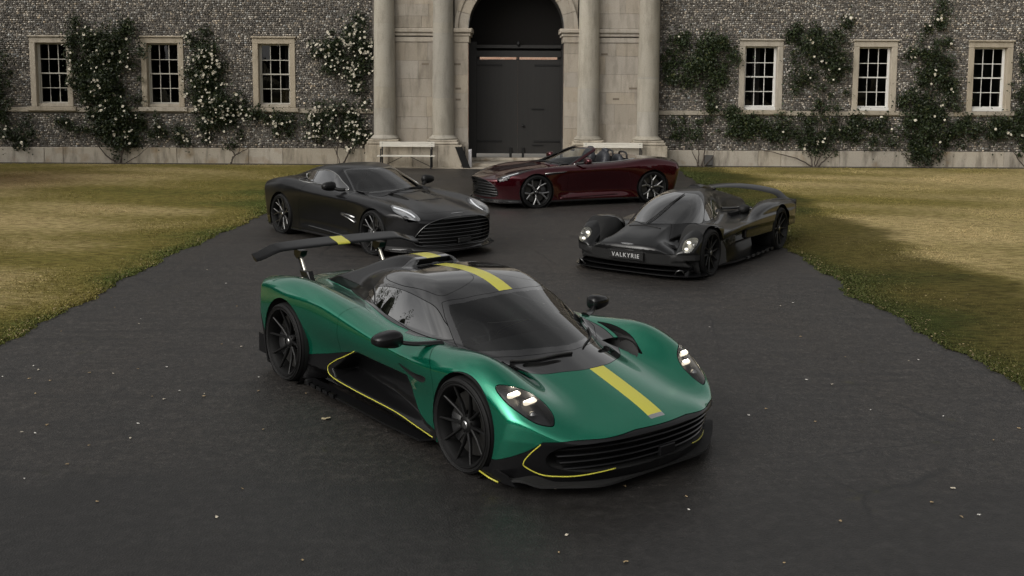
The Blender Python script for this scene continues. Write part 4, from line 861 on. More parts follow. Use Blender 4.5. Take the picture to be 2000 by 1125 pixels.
# ---------------------------------------------------------------- the green car
def build_green():
    f = field_green(); n_ = 1
    GREEN = mat('green_paint', (.0025, .205, .117), .24, .8, coat=1, coat_rough=.02, spec=.5)
    BLK = mat('gloss_black'); BLK.node_tree.nodes['Principled BSDF'].inputs['Coat IOR'].default_value = 1.75
    CARB = mat('satin_carbon', (.0055, .0055, .006), .28, 0, .35, .06, .15)
    MATT = mat('matt_black', (.008, .008, .008), .7)
    YEL = mat('yellow_paint', (.50, .47, .055), .38, 0, coat=.35)
    GL = glass_mat('windscreen_glass', (.58, .61, .60), 1.35); GLS = glass_mat('side_glass', (.05, .052, .055), 3.6)
    LENS = glass_mat('lamp_lens', (.75, .75, .75), .8)
    car = empty('sports_car'); tag(car, 'green mid engined sports car with yellow centre stripe and tall rear wing', 'car')
    M = isosurface(f, (-2.45, -.03, .05), (2.55, 1.06, 1.22), .0125)
    wf, wr = (1.38, .342, .375), (-1.38, .357, .405)
    def arch(x, y, z):
        d = np.minimum(np.hypot(x - wf[0], z - wf[1]) - wf[2], np.hypot(x - wr[0], z - wr[1]) - wr[2]); return np.where(y > .5, d, .5)
    M = cutf(M, arch)[1]
    M = clip(M, np.where(M.N[:, 2] < -.75, .11 - M.V[:, 2], -1.))[0]
    cowl = [(1.70, -.2), (1.70, 0), (1.685, .14), (1.62, .28), (1.54, .40), (1.42, .50), (1.30, .57), (1.15, .62), (1.0, .655), (.7, .70), (.2, .70), (.2, -.2)]
    cowl = catmull(cowl, 4)
    def black(x, y, z):
        c = np.minimum(f.canopy(x, y, z), f.scoop(x, y, z)) - f.body(x, y, z)
        return np.minimum(c + .004, np.where((z > .5) & (x > .3), sdpoly(x, y, cowl), .5))
    blk, M = gapcut(M, black, .0022); blk = clip(blk, .5 - blk.V[:, 2])[0]
    # ---- glass and roof
    ws = [(.632, -.3), (.632, 0), (.622, .16), (.56, .377), (.478, .53), (.60, .585), (.76, .63), (.90, .665), (1.0, .63), (1.13, .53), (1.27, .40), (1.37, .26), (1.43, .13), (1.455, 0), (1.45, -.3)]
    fws = lambda x, y, z: np.where(z > .6, sdpoly(x, y, ws), .5)
    scr, blk = gapcut(blk, fws, .002)
    glass, frit = cutf(scr, lambda x, y, z: sdpoly(x, y, ws) + .045 + .02 * sstep(1.0, 1.4, x))
    panel('windscreen', both(glass), GL, car, 0); panel('windscreen_surround', both(frit), BLK, car)
    cw, blk = gapcut(blk, lambda x, y, z: np.where((x > .7) & (z < .9), .86 - x + .0 * y, .5), .001)
    vnt = catmull([(1.36, .40), (1.44, .31), (1.50, .20), (1.53, .205), (1.48, .33), (1.39, .43)], 4)
    hole, cw = cutf(cw, lambda x, y, z: sdpoly(x, y, vnt))
    for q in (hole, mirror(hole)): panel('cowl_vent', recess(q, .03), MATT, car, 0)
    panel('cowl_panel', both(cw), BLK, car)
    win = catmull([(.80, .778), (.36, .768), (.075, .793), (-.30, .822), (-.56, .85), (-.68, .868), (-.65, .905), (-.46, .966), (-.184, 1.004), (.087, 1.008), (.35, .985), (.48, .955), (.62, .885)], 4)
    glass, blk = gapcut(blk, lambda x, y, z: np.where(y > .3, sdpoly(x, z, win), .5), .002)
    fr_, re_ = gapcut(glass, lambda x, y, z: (-.40 + .45 * (z - .8)) - x, .002)
    for s_, g in (('door_window', fr_), ('quarter_window', re_)):
        panel(s_, g, GLS, car, .004); panel(s_, mirror(g), GLS, car, .004)
    mouth, blk = cutf(blk, lambda x, y, z: np.where((f.scoop(x, y, z) < .004) & (x > -.5) & (z > 1.09), np.maximum(-(x + .40 - .25 * (1.17 - z)) - .004, y - .17 - .9 * (1.16 - z)), .5))
    if len(mouth.T): panel('scoop_mouth', both(recess(mouth, .10)), MATT, car, 0)
    st, blk = cutf(blk, lambda x, y, z: np.maximum(y - .068, np.maximum(x - .625, -.32 - x)))
    panel('roof_stripe', both(st), YEL, car, .004)
    st, blk = cutf(blk, lambda x, y, z: np.maximum(y - .075, np.maximum(np.maximum(x + .41, -.74 - x), 1.14 - z)))
    panel('scoop_stripe', both(st), YEL, car, .004)
    eng, blk = gapcut(blk, lambda x, y, z: x + .52 + .55 * (1.1 - z), .0022)
    slots = lambda x, y, z: np.where((y > .12) & (y < W0s(x)) & (x < -.95) & (x > -1.55), .012 - np.abs((x * 14 + y * 3) % 1 - .5) / 14, .5)
    W0s = lambda x: np.interp(x, [-1.6, -.9], [.24, .40])
    panel('engine_cover', both(eng), CARB, car)
    hatch, roof = gapcut(blk, lambda x, y, z: np.where(z > .9, sdpoly(x, y, catmull([(.42, .50), (.45, .38), (.43, .25), (.36, .13), (.2, .085), (-.1, .085), (-.45, .22), (-.5, .44), (-.15, .53), (.2, .535)], 4)), .5), .0018)
    panel('roof', both(roof), BLK, car); panel('roof_hatch', hatch, BLK, car); panel('roof_hatch', mirror(hatch), BLK, car)
    # ---- green panels
    st, M = cutf(M, lambda x, y, z: np.where(z > .4, np.maximum(y - .069, np.maximum(x - 2.318, 1.60 - x)), .5))
    tip, st = cutf(st, lambda x, y, z: 2.285 - x)
    panel('bonnet_stripe', both(st), YEL, car, .004); panel('nose_badge', both(tip), mat('badge_metal', (.55, .55, .55), .25, 1), car, .004)
    vent = catmull([(.97, .685), (1.116, .69), (1.286, .667), (1.43, .637), (1.56, .585), (1.625, .553), (1.55, .548), (1.40, .565), (1.25, .615), (1.08, .66)], 4)
    hole, M = gapcut(M, lambda x, y, z: np.where(z > .5, sdpoly(x, y, vent), .5), .0015)
    rc = recess(hole, .07)
    for q in (rc, mirror(rc)): panel('wing_vent', q, MATT, car, 0)
    lamp = catmull([(1.675, .915), (1.74, .835), (1.82, .735), (1.91, .69), (2.006, .69), (2.06, .718), (2.072, .757), (2.01, .838), (1.90, .895), (1.79, .923)], 5)
    hl, M = gapcut(M, lambda x, y, z: np.where(z > .35, sdpoly(x, y, lamp), .5), .003)
    for sd_, q in ((1, hl), (-1, mirror(hl))):
        h = panel('headlight', recess(q, .055), mat('lamp_housing', (.09, .09, .095), .3, .7), car, 0)
        for (lx, ly, dz) in ((1.775, .845, -.022), (1.86, .775, -.022)):
            lz = float(f.T(lx, ly)) + dz
            a = .65 * -sd_; rot = lambda v: v @ np.array([[math.cos(a), math.sin(a), 0], [-math.sin(a), math.cos(a), 0], [0, 0, 1]]) @ np.array(Matrix.Rotation(R(-32), 3, 'Y')).T + [lx + .01, ly * sd_, lz]
            v, fc = ellip((0, 0, -.006), (.046, .032, .014), (16, 10), .5); md = obj('led_module', rot(v), fc, mat('lamp_glow', (.6, .58, .5), .2, .5, emit=(1, .88, .68), emit_s=1.1), h, True)
            cells = []
            for cx_, cy_, w_ in ((-.02, -.008, .020), (.019, -.010, .018), (-.018, .014, .016), (.02, .013, .014)): v, fc = ellip((cx_, cy_, .006), (w_, w_ * .6, .006), (12, 8), .55); cells.append((rot(v), fc))
            obj('led_cells', *cat_vf(*cells), mat('lamp_led', (.9, .9, .85), .3, emit=(1, .90, .72), emit_s=18), h, True)
        v, fc = lathe([(.001, .012), (.016, .010), (.022, 0), (.03, -.01)], 20, 'z'); lz = float(f.T(1.93, .80)) - .035
        obj('indicator', v + [1.93, .80 * sd_, lz], fc, mat('lamp_chrome', (.5, .5, .5), .2, 1), h, True)
        panel('lens', q, LENS, h, .004)
    fas = [(-.2, .430), (.25, .428), (.5, .410), (.68, .404), (.83, .390), (.89, .310), (.94, .258), (.99, .212), (1.2, .19), (1.2, -.1), (-.2, -.1)]
    fa, M = gapcut(M, lambda x, y, z: np.where(x > 1.66, sdpoly(y, z, fas), .5), .0015)
    gr = catmull([(-.3, .405), (0, .407), (.30, .401), (.58, .384), (.74, .358), (.80, .29), (.77, .215), (.64, .176), (.42, .164), (0, .166), (-.3, .166)], 4)
    op, fa = cutf(fa, lambda x, y, z: np.where(x > 1.9, sdpoly(y, z, gr), .5))
    panel('front_bumper', both(fa), CARB, car); g = panel('grille', both(recess(op, .16)), MATT, car, 0)
    for k in range(4):
        z0 = .368 - .050 * k; ys = np.linspace(-.76 + .02 * k, .76 - .02 * k, 31)
        z = z0 - .03 * (np.abs(ys) / .7)**2
        P = cast(f, np.stack([np.full(31, 3.), ys, z], 1), (-1, 0, 0)); P[:, 0] -= .03
        ok = sdpoly(np.abs(ys), z, gr) < 0; P = P[ok]
        secs = [[(p[0] + a, p[1], p[2] + b) for a, b in ((.012, 0), (.006, .006), (-.03, .010), (-.03, .002), (.006, -.005))] for p in P]
        solid('slat', sections(secs), CARB, g)
    pl = bbox(-.075, .075, 0, .02, -.035, .035, .006); v = pl[0][:, [1, 0, 2]] * [-1, 1, 1] + [2.415, .0, .255]; solid('sensor_plate', (v, pl[1]), CARB, car)
    # yellow pinstripes round the intake
    ps = catmull([(.84, .375), (.872, .30), (.888, .235), (.876, .197), (.80, .150), (.70, .142), (.60, .146), (.50, .160), (.38, .178)], 6, False)
    P = cast(f, np.stack([np.full(len(ps), 3.), ps[:, 0], ps[:, 1]], 1), (-1, 0, 0)); P[:, 0] += .003
    sym_ribbon('pinstripe', P, .0045, YEL, car)
    side = [(-1.10, .0), (-1.05, .31), (-.98, .325), (-.67, .394), (-.205, .515), (.065, .512), (.594, .512), (.625, .40), (.68, .335), (.798, .261), (.897, .225), (1.05, .2), (1.05, .0)]
    sp, M = gapcut(M, lambda x, y, z: np.where((y > .5) & (np.abs(x) < 1.15), sdpoly(x, z, side), .5), .0015)
    lowp, up_ = cutf(sp, lambda x, y, z: sdpoly(x, z, catmull([(-.66, .25), (-.55, .205), (0, .178), (.48, .172), (.9, .15), (1.1, .14), (1.1, -.1), (-1.2, -.1), (-1.2, .26), (-.9, .3)], 3)))
    for q in (up_, mirror(up_)): panel('door_lower_panel', q, CARB, car)
    for q in (lowp, mirror(lowp)): panel('side_sill', q, CARB, car)
    yl = catmull([(-.21, .515), (-.40, .43), (-.55, .365), (-.66, .30), (-.68, .262), (-.64, .222), (-.50, .198), (-.2, .186), (.17, .182), (.48, .175), (.765, .157), (1.0, .146)], 6, False)
    P = cast(f, np.stack([yl[:, 0], np.full(len(yl), -1.6), yl[:, 1]], 1), (0, 1, 0)); P[:, 1] -= .003
    sym_ribbon('pinstripe', P, .0042, YEL, car)
    rear, M = gapcut(M, lambda x, y, z: np.where(x < -1.4, sdpoly(x, z, [(-1.68, .0), (-1.70, .25), (-1.79, .40), (-1.86, .52), (-1.93, .60), (-2.08, .70), (-2.16, .74), (-3, .75), (-3, .05)]), .5), .0015)
    panel('rear_bumper', both(rear), CARB, car)
    front, M = gapcut(M, lambda x, y, z: sdline(x, z, [(1.2, 1.4), (.70, .86), (.82, .75), (.955, .66), (.99, .57), (.99, .1), (.99, -1)]) * 1., .0022)
    door, rearp = gapcut(M, lambda x, y, z: -.42 - .12 * (z - .75) - .3 * np.clip(.72 - z, 0, 1) - x, .0022)
    if front.V[:, 0].mean() < M.V[:, 0].mean(): front, M = M, front
    panel('front_bodywork', both(front), GREEN, car); panel('rear_bodywork', both(rearp), GREEN, car)
    pv = catmull([(.50, .588), (.70, .560), (.86, .568), (.888, .552), (.86, .522), (.78, .508), (.64, .530)], 4)
    po, door = gapcut(door, lambda x, y, z: np.where(y > .6, sdpoly(x, z, pv), .5), .001)
    for q in (po, mirror(po)): panel('door_scoop', recess(q, .05), MATT, car, 0)
    for q in (door, mirror(door)):
        panel('door', q, GREEN, car)
    # ---- splitter, side blades, spats
    def plate(name, pts, z0, t, m, lift=None):
        P = catmull(pts, 5, False); full = np.concatenate([P, P[::-1] * [1, -1]])
        z = np.array([z0 + (lift(a, abs(b)) if lift else 0) for a, b in full]); n = len(full); h = len(P)
        V = np.concatenate([np.column_stack([full, z]), np.column_stack([full, z - t])])
        F = [[i, i + 1, 2 * h - 2 - i, 2 * h - 1 - i] for i in range(h - 1)]; F += [[a + n for a in q][::-1] for q in F]
        F += [[i, (i + 1) % n, n + (i + 1) % n, n + i][::-1] for i in range(n)]
        return solid(name, (V, F), m, car)
    plate('splitter', [(2.325, 0), (2.325, .25), (2.32, .45), (2.28, .57), (2.17, .73), (2.03, .92), (1.96, .965), (1.80, .965), (1.66, .95)], .10, .016, MATT, lambda a, b: .04 * sstep(.84, .965, b) * sstep(1.85, 2.0, a))
    for s in (-1, 1):
        for nm, pts, th in (('side_blade', [(-.98, .90, .105), (-.98, .985, .105), (-.6, 1.0, .095), (.4, 1.0, .085), (.85, .99, .09), (.92, .90, .10)], .014),):
            P = np.array(pts) * [1, s, 1]; n = len(P); V = np.concatenate([P, P - [0, 0, th]])
            F = [list(range(n)), list(range(n, 2 * n))[::-1]] + [[i, n + i, n + (i + 1) % n, (i + 1) % n] for i in range(n)]; solid(nm, (V, F), CARB, car)
        for k in range(5):
            x0 = -.93 + .11 * k; b = box(x0, x0 + .05, .985, 1.02, .085, .115); b[0][[1, 2, 5, 6], 0] += .03; solid('blade_fin', (b[0] * [1, s, 1], b[1]), CARB, car)
        # corner winglet with yellow edge
        P = np.array([(1.60, .985, .115), (1.72, .985, .15), (1.88, .975, .135), (1.97, .97, .085), (1.80, .975, .07), (1.62, .985, .085)]) * [1, s, 1]; n = len(P)
        V = np.concatenate([P, P - [0, s * .012, 0]]); F = [list(range(n)), list(range(n, 2 * n))[::-1]] + [[i, n + i, n + (i + 1) % n, (i + 1) % n] for i in range(n)]
        solid('corner_winglet', (V, F), CARB, car); ribbon('pinstripe', np.array([(1.60, .992, .088), (1.70, .992, .075), (1.80, .985, .07)]) * [1, s, 1], .006, YEL, car)
        b = box(-1.93, -1.76, .93, .985, .16, .34); b[0][[1, 2], 0] -= .03; solid('wheel_spat', (b[0] * [1, s, 1], b[1]), CARB, car)
        # mirrors
        v, fc = ellip((0, 0, 0), (.085, .115, .062), (28, 16), .75); v[:, 0] += -.02 * (v[:, 1] / .115); v[:, 2] *= 1 - .25 * (v[:, 1] / .115); k = v[:, 0] < -.045; v[k, 0] = -.045
        mi = obj('mirror', v * [1, s, 1] + [.56, s * 1.085, .80], fc, CARB, car, True)
        gv, gf = ellip((0, 0, 0), (.006, .09, .045), (20, 8), .75); obj('mirror_glass', gv * [1, s, 1] + [.512, s * 1.09, .80], gf, mat('mirror_silver', (.6, .6, .6), .05, 1), mi, True)
        P = catmull([(.60, 1.0, .775), (.66, .93, .765), (.72, .84, .765), (.77, .74, .77)], 6, False) * [1, s, 1]
        secs = []
        for i, p in enumerate(P):
            w = .03 + .02 * i / len(P); secs.append([(p[0] + w * math.cos(t), p[1], p[2] + .017 * math.sin(t)) for t in np.linspace(0, 2 * math.pi, 10, endpoint=False)])
        solid('mirror_arm', sections(secs), CARB, mi, 60)
    # wing
    wy = np.linspace(-1, 1, 41); secs = []
    for t in wy:
        a = abs(t); y = t * .93; le = -2.03 - .04 * a**2; ch = .205 - .085 * a**3; z = 1.10 - .02 * a**2 - .065 * sstep(.7, 1, a); sw = []
        for u, up in [(0, 0), (.03, 1), (.12, 1), (.3, 1), (.6, 1), (.9, 1), (1, 0), (.9, -1), (.6, -1), (.3, -1), (.12, -1), (.03, -1)]:
            th = .036 * (2.2 * math.sqrt(u) * (1 - u) * .8 + .06) ; cam_ = .035 * u**2
            sw.append((le - ch * u, y, z + cam_ + (up * th * .55 if u < 1 else 0) - .02 * (1 - u)))
        secs.append(sw)
    mid = [s for s, t in zip(secs, wy)]
    w = solid('rear_wing', sections(secs), mat('wing_black', (.0035, .0035, .0037), .3, 0, .5, .03, .05), car, 50)
    for half, (a, b) in (('wing_stripe', (0, 7)),):
        i0 = 19; pts = np.array([secs[19], secs[20], secs[21]]); pts[:, :, 1] = np.array([-.07, 0, .07])[:, None]
        up = pts[:, :6] + [0, 0, .002]; lo_ = pts[:, [0, 11, 10]] + [.001, 0, -.002]; band = np.concatenate([lo_[:, ::-1], up], 1)
        obj('wing_stripe', band.reshape(-1, 3), grid_faces(3, band.shape[1]), YEL, w, True)
    for s in (-1, 1):
        p0, p1 = np.array([-1.97, s * .45, .80]), np.array([-2.10, s * .45, .985]); v = tube([p0, p1], .017, 12); solid('wing_strut', v, mat('polished_metal', (.6, .58, .52), .25, 1), car)
        v = tube([p0 + [-.045, 0, 0], p1 + [-.04, 0, -.005]], .014, 10); solid('wing_strut', v, CARB, car)
        b = bbox(-2.03, -1.86, s * .45 - .03, s * .45 + .03, .78, .865, .01); b[0][[2, 3, 6, 7, 10, 11], 0] -= .05; solid('strut_foot', b, CARB, car)
        P = [[(-2.17, 0, 1.06), (-2.02, 0, 1.05), (-2.05, 0, 1.0), (-2.12, 0, .965), (-2.18, 0, 1.0)]]
        secs2 = [[(a, s * .45 + dy, b_) for a, _, b_ in P[0]] for dy in (-.035, .035)]; solid('strut_bracket', sections(secs2), CARB, car)
    # wipers
    for pts in ([(1.50, -.06, 0), (1.42, -.30, 0), (1.27, -.47, 0)], [(1.45, .10, 0), (1.28, .33, 0), (1.07, .50, 0)]):
        P = catmull([(a, b, 0) for a, b, _ in pts], 8, False); H = cast(f, P + [0, 0, 1.4], (0, 0, -1)); H[:, 2] += .014; o = ribbon('wiper', H, .0075, MATT, car); H2 = H.copy(); H2[:, 2] -= .007; ribbon('wiper_blade', H2, .006, mat('tyre_rubber'), o)
    # cabin
    v = []
    for x, z, w_ in ((1.15, .58, .58), (.95, .70, .60), (.78, .715, .62), (.68, .66, .62), (.66, .3, .6)): v.append([(x, y, z - .03 * (abs(y) / w_)**2) for y in np.linspace(-w_, w_, 13)])
    V = np.array(v).reshape(-1, 3); obj('dashboard', V, grid_faces(5, 13), mat('cabin_trim', (.012, .012, .013), .55), car, True)
    b = box(-.75, .9, -.66, .66, .12, .2); solid('cabin_floor', b, mat('cabin_trim'), car); b = box(-.8, -.72, -.42, .42, .15, .88); solid('bulkhead', b, mat('cabin_trim'), car)
    for s in (-1, 1):
        secs = []
        for x, z, w_, d in ((.35, .28, .2, .08), (.1, .27, .23, .1), (-.18, .28, .23, .12), (-.36, .5, .22, .1), (-.48, .72, .2, .08), (-.55, .87, .12, .07), (-.57, .95, .1, .05)):
            secs.append([(x + d * .5 * math.sin(t) * (-1 if z < .3 else 0) + (d * math.cos(t) if z > .3 else 0), s * .33 + w_ * math.sin(t + .0) if z > .3 else s * .33 + w_ * math.cos(t), z + (d * math.sin(t) if z < .3 else 0)) for t in np.linspace(0, 2 * math.pi, 14, endpoint=False)])
        solid('seat', sections(secs), mat('seat_leather', (.05, .05, .05), .5), car, 60)
    th = np.linspace(0, 2 * math.pi, 28, endpoint=False); rw = np.stack([.62 - .06 * np.sin(th), -.33 + .165 * np.cos(th), .70 + .13 * np.sin(th)], 1)
    solid('steering_wheel', cat_vf(tube(rw, .014, 8, True), tube([(.62, -.48, .70), (.62, -.18, .70)], .012, 6), tube([(.62, -.33, .70), (.8, -.33, .64)], .02, 8)), mat('cabin_trim'), car, 60)
    # wheels
    Rr = .290; D = wheel_meshes('green_front', .342, .285, Rr, spokes_pairs(5, Rr, .05, .15, (.019, .015)), mat('rim_black', (.012, .012, .0125), .28, .4, coat=.3), mat('rim_black'), mat('cap_silver', (.35, .35, .35), .3, 1), mat('caliper_black', (.015, .015, .016), .35), .05)
    Rr2 = .306; D2 = wheel_meshes('green_rear', .357, .335, Rr2, spokes_pairs(5, Rr2, .065, .15, (.019, .015)), mat('rim_black'), mat('rim_black'), mat('cap_silver'), mat('caliper_black'), .065)
    for s in (-1, 1):
        put_wheel(car, D, 1.38, s * .995, .342, 0, 20); put_wheel(car, D2, -1.38, s * 1.005, .357, 0, 50)
        liner(car, 1.38, .372, .62, .975, .342, s, MATT); liner(car, -1.38, .402, .58, .985, .357, s, MATT)
    b = box(-1.9, 1.7, -.8, .8, .08, .10); solid('undertray', b, MATT, car)
    car.location = (-.4384, 8.5304, 0); car.rotation_euler = (0, 0, R(-51.415)); return car
# long bonneted grand tourers: the black coupe and the red open car share their architecture
def field_gt(open_top=False):
    sx = 1.4425 / 1.4025 if open_top else 1.
    T = Loft([2.55, 2.4, 2.2, 1.95, 1.7, 1.44, 1.1, .7, .3, -.2, -.7, -1.1, -1.45, -1.8, -2.1, -2.4], [0, .3, .55, .8, .94, 1.06],
      [[.61, .585, .50, .40, .30, .2], [.66, .645, .595, .52, .44, .30], [.72, .71, .67, .635, .57, .44], [.775, .765, .735, .735, .68, .55],
       [.815, .81, .775, .80, .755, .63], [.845, .84, .80, .845, .80, .69], [.88, .87, .83, .87, .815, .70], [.905, .90, .865, .885, .82, .70],
       [.91, .91, .90, .895, .82, .70], [.92, .92, .92, .915, .84, .72], [.93, .93, .94, .945, .88, .76], [.95, .95, .965, .985, .94, .82],
       [.96, .96, .975, 1.005, .965, .84], [.96, .96, .965, .965, .93, .80], [.955, .95, .935, .90, .86, .74], [.93, .92, .88, .80, .74, .62]], sym=True)
    S = Loft([2.5, 2.2, 1.8, 1.44, 1.0, .4, -.2, -.8, -1.45, -2.0, -2.4], [.08, .25, .5, .72, .9, 1.1],
      [[.90, .90, .88, .84, .78, .7], [.95, .95, .94, .91, .86, .78], [.975, .98, .98, .965, .92, .82], [.985, .99, .99, .975, .93, .82], [.97, .965, .955, .955, .93, .82],
       [.955, .93, .925, .945, .93, .82], [.95, .925, .92, .95, .94, .84], [.965, .945, .95, .975, .965, .87], [.99, .995, 1.0, 1.0, .975, .88], [.97, .97, .97, .96, .93, .84], [.93, .93, .93, .92, .88, .80]])
    Fr = Spl([0, .2, .4, .6, .75, .9, 1.05], [2.52, 2.505, 2.45, 2.35, 2.22, 1.99, 1.68])
    Zc = Spl([2.0, 1.6, 1.25, .95, .7, .4, .1, -.2, -.5, -.9, -1.3, -1.7, -2.0, -2.4], [.55, .72, .84, .925, 1.015, 1.125, 1.225, 1.272, 1.28, 1.24, 1.16, 1.06, .985, .86])
    W0 = Spl([1.2, .6, 0, -.5, -.9, -1.3, -1.7, -2.1], [.70, .735, .765, .755, .71, .60, .47, .36])
    def body(x, y, z):
        x = x * sx; ay = np.abs(y)
        s = ay - S(x, z)
        s = s - .008 * np.exp(-((z - .20) / .05)**2) * sstep(1.0, .6, x) * sstep(-1.0, -.6, x) + .010 * np.exp(-((z - .33) / .09)**2) * sstep(1.0, .6, x) * sstep(-1.0, -.6, x)
        b = smax(z - T(x, y), s, np.interp(x, [-2.2, -1.2, -.6, .6, 1.3], [.08, .05, .03, .03, .06]))
        b = smax(b, x - Fr(ay) + .10 * np.clip(.5 - z, 0, 1), .05)
        b = smax(b, -2.42 + .34 * ay**3 - x + .25 * np.abs(z - .75), .07)
        return smax(b, .12 - z, .03)
    def canopy(x, y, z):
        x = x * sx; ay = np.abs(y); c = np.interp(x, [-.6, -.1, 1.], [0, 1.0, .75])
        top = (z - (Zc(x + c * ay**2) - .09 * ay**2)) * .9
        side = (ay - (W0(x) - .62 * (z - .93) - .5 * np.clip(z - .93, 0, 1)**2)) * .84
        return smax(smax(smax(top, side, .07), np.maximum(x - 1.45, .78 - z), .02), -2.2 - x, .05)
    f = lambda x, y, z: smin(body(x, y, z), canopy(x, y, z), .03)
    f.body, f.canopy, f.T, f.S = body, canopy, T, S
    return f
# ---------------------------------------------------------------- black coupe and red open car
def text_mesh(s, size, depth=.002, m=None, parent=None, name='lettering', bold=0.):
    cu = bpy.data.curves.new(name, 'FONT'); cu.body = s; cu.size = size; cu.extrude = depth; cu.align_x = 'CENTER'; cu.align_y = 'CENTER'; cu.offset = bold; cu.space_character = 1.25
    o = bpy.data.objects.new('tmp', cu); COL.objects.link(o); bpy.context.view_layer.update(); me = bpy.data.meshes.new_from_object(o); bpy.data.objects.remove(o)
    if m: me.materials.clear(); me.materials.append(m)
    return link(bpy.data.objects.new(name, me), parent)
def wing_badge(car, f, x, m, w=.13):
    """small pair of wings lying on the bonnet"""
    pts = [(0, .010), (.016, .013), (.05, .006), (w, .013), (.10, -.004), (.05, -.012), (.012, -.012), (0, -.016)]
    full = np.array([(y, a) for y, a in pts] + [(-y, a) for y, a in pts[::-1]]); P = np.column_stack([x + full[:, 1] * .8, full[:, 0], np.full(len(full), 1.5)]); H = cast(f, P, (0, 0, -1), 2., 300)
    n = len(H); V = np.concatenate([H + [0, 0, .006], H - [0, 0, .004]]); F = [list(range(n))] + [[i, n + i, n + (i + 1) % n, (i + 1) % n] for i in range(n)]
    return solid('wing_badge', (V, F), m, car)
def build_gt(red):
    f = field_gt(red); k = 1.4025 / 1.4425 if red else 1.; base = f.body if red else f
    BLK = mat('gloss_black'); MATT = mat('matt_black'); CHR = mat('bright_trim', (.55, .55, .54), .18, 1); SIL = mat('badge_metal', (.55, .55, .55), .25, 1)
    if red: PA = mat('red_paint', (.066, .0022, .0072), .27, .88, 1, .02); PA.node_tree.nodes['Principled BSDF'].inputs['Coat IOR'].default_value = 1.5
    else:
        PA = mat('satin_black_paint', (.0125, .0125, .0135), .36, .7, .4, .12, .3)
    GL = glass_mat('clear_glass', (.58, .61, .60), 1.2); GLS = glass_mat('dark_side_glass', (.10, .105, .11), 3.4); LENS = glass_mat('lamp_lens', (.75, .75, .75), .8)
    car = empty('convertible' if red else 'coupe')
    tag(car, 'dark red convertible with its roof down parked across the gate' if red else 'satin black two door coupe with wide slatted grille parked at the left', 'car')
    M = isosurface(base, (-2.5, -.04, .08), (2.6, 1.08, 1.36), .02)
    xw = 1.4425 * k; rw = .355
    M = cutf(M, lambda x, y, z: np.where(y > .5, np.minimum(np.hypot(x - xw, z - rw) - .395, np.hypot(x + xw, z - rw) - .40), .5))[1]
    M = clip(M, np.where(M.N[:, 2] < -.75, .16 - M.V[:, 2], -1.))[0]
    ws = [(.97 * k, -.3), (.97 * k, 0), (.94 * k, .2), (.85 * k, .42), (.70 * k, .60), (.555 * k, .715), (.19 * k, .60), (-.155 * k, .505), (-.07 * k, .38), (.06 * k, .2), (.105 * k, 0), (.1 * k, -.3)]
    if not red:
        blk, M = gapcut(M, lambda x, y, z: np.minimum(f.canopy(x, y, z) - f.body(x, y, z) + .004, .5), .002)
    else:
        blk = isosurface(f.canopy, (-.6, -.04, .6), (1.5, 1., 1.36), .02); blk = cutf(blk, lambda x, y, z: f.body(x, y, z) + .004)[1]
        blk = clip(blk, np.where(blk.N[:, 2] > -.5, -1., 1.))[0]
    scr, blk = gapcut(blk, lambda x, y, z: np.where(z > .7, sdpoly(x, y, ws), .5), .002)
    glass, frit = cutf(scr, lambda x, y, z: sdpoly(x, y, ws) + .03 + .03 * sstep(.6, .9, x))
    panel('windscreen', both(glass), GL, car, 0); panel('windscreen_surround', both(frit), BLK, car)
    if red:
        fr = cutf(blk, lambda x, y, z: np.maximum(sdpoly(x, y, ws) - .055, -.24 - x))[0]; panel('windscreen_frame', both(fr), PA, car, .03)
        dash_x, seat_x = .62, -.15
        cock = catmull([(.60, .68), (.2, .735), (-.3, .745), (-.75, .74), (-1.0, .66), (-1.12, .45), (-1.16, 0), (-1.16, -.3), (.80, -.3), (.80, 0), (.72, .45)], 4)
        hole, M = cutf(M, lambda x, y, z: np.where(z > .7, sdpoly(x, y, cock), .5)); panel('cockpit_edge', both(walls(hole, .12)), mat('cabin_trim'), car, 0)
        P = catmull([(.42, .72), (.2, .755), (-.3, .775), (-.72, .775), (-.98, .72), (-1.15, .62)], 6, False); H = cast(base, np.column_stack([P, np.full(len(P), 1.4)]), (0, 0, -1), 1.2, 200); H[:, 2] += .004; sym_ribbon('belt_trim', H, .014, CHR, car)
        leather = mat('dark_leather', (.028, .03, .036), .5)
        for s in (-1, 1):
            for nm, secs in (('seat', [[(-.55 + .2 * a, 0, 0)] for a in (0,)]),):
                v, fc = ellip((0, 0, 0), (.11, .25, .36), (20, 14), .7); v = v @ np.array(Matrix.Rotation(R(-14), 3, 'Y')).T + [-.42, s * .36, .80]; st = obj('seat', v, fc, leather, car, True)
                v, fc = ellip((-.52, s * .36, 1.13), (.055, .13, .085), (16, 10), .7); obj('head_rest', v, fc, leather, st, True)
                v, fc = ellip((-.15, s * .36, .52), (.28, .25, .10), (18, 10), .7); obj('cushion', v, fc, leather, st, True)
                v, fc = ellip((-.86, s * .32, .85), (.08, .22, .22), (18, 10), .7); obj('rear_seat', v, fc, leather, car, True)
                v, fc = tube(catmull([(-1.0, s * .50, .95), (-.98, s * .48, 1.10), (-.98, s * .18, 1.10), (-1.0, s * .16, .95)], 5, False), .022, 8); solid('roll_hoop', (v, fc), mat('cabin_trim'), car, 60)
    else:
        win = catmull([(.36, .918), (-.2, .945), (-.78, .955), (-1.10, .985), (-1.33, 1.04), (-1.22, 1.085), (-1.0, 1.125), (-.66, 1.172), (-.40, 1.172), (-.16, 1.132), (.06, 1.05)], 5)
        sg, blk = gapcut(blk, lambda x, y, z: np.where(y > .3, sdpoly(x, z, win), .5), .002)
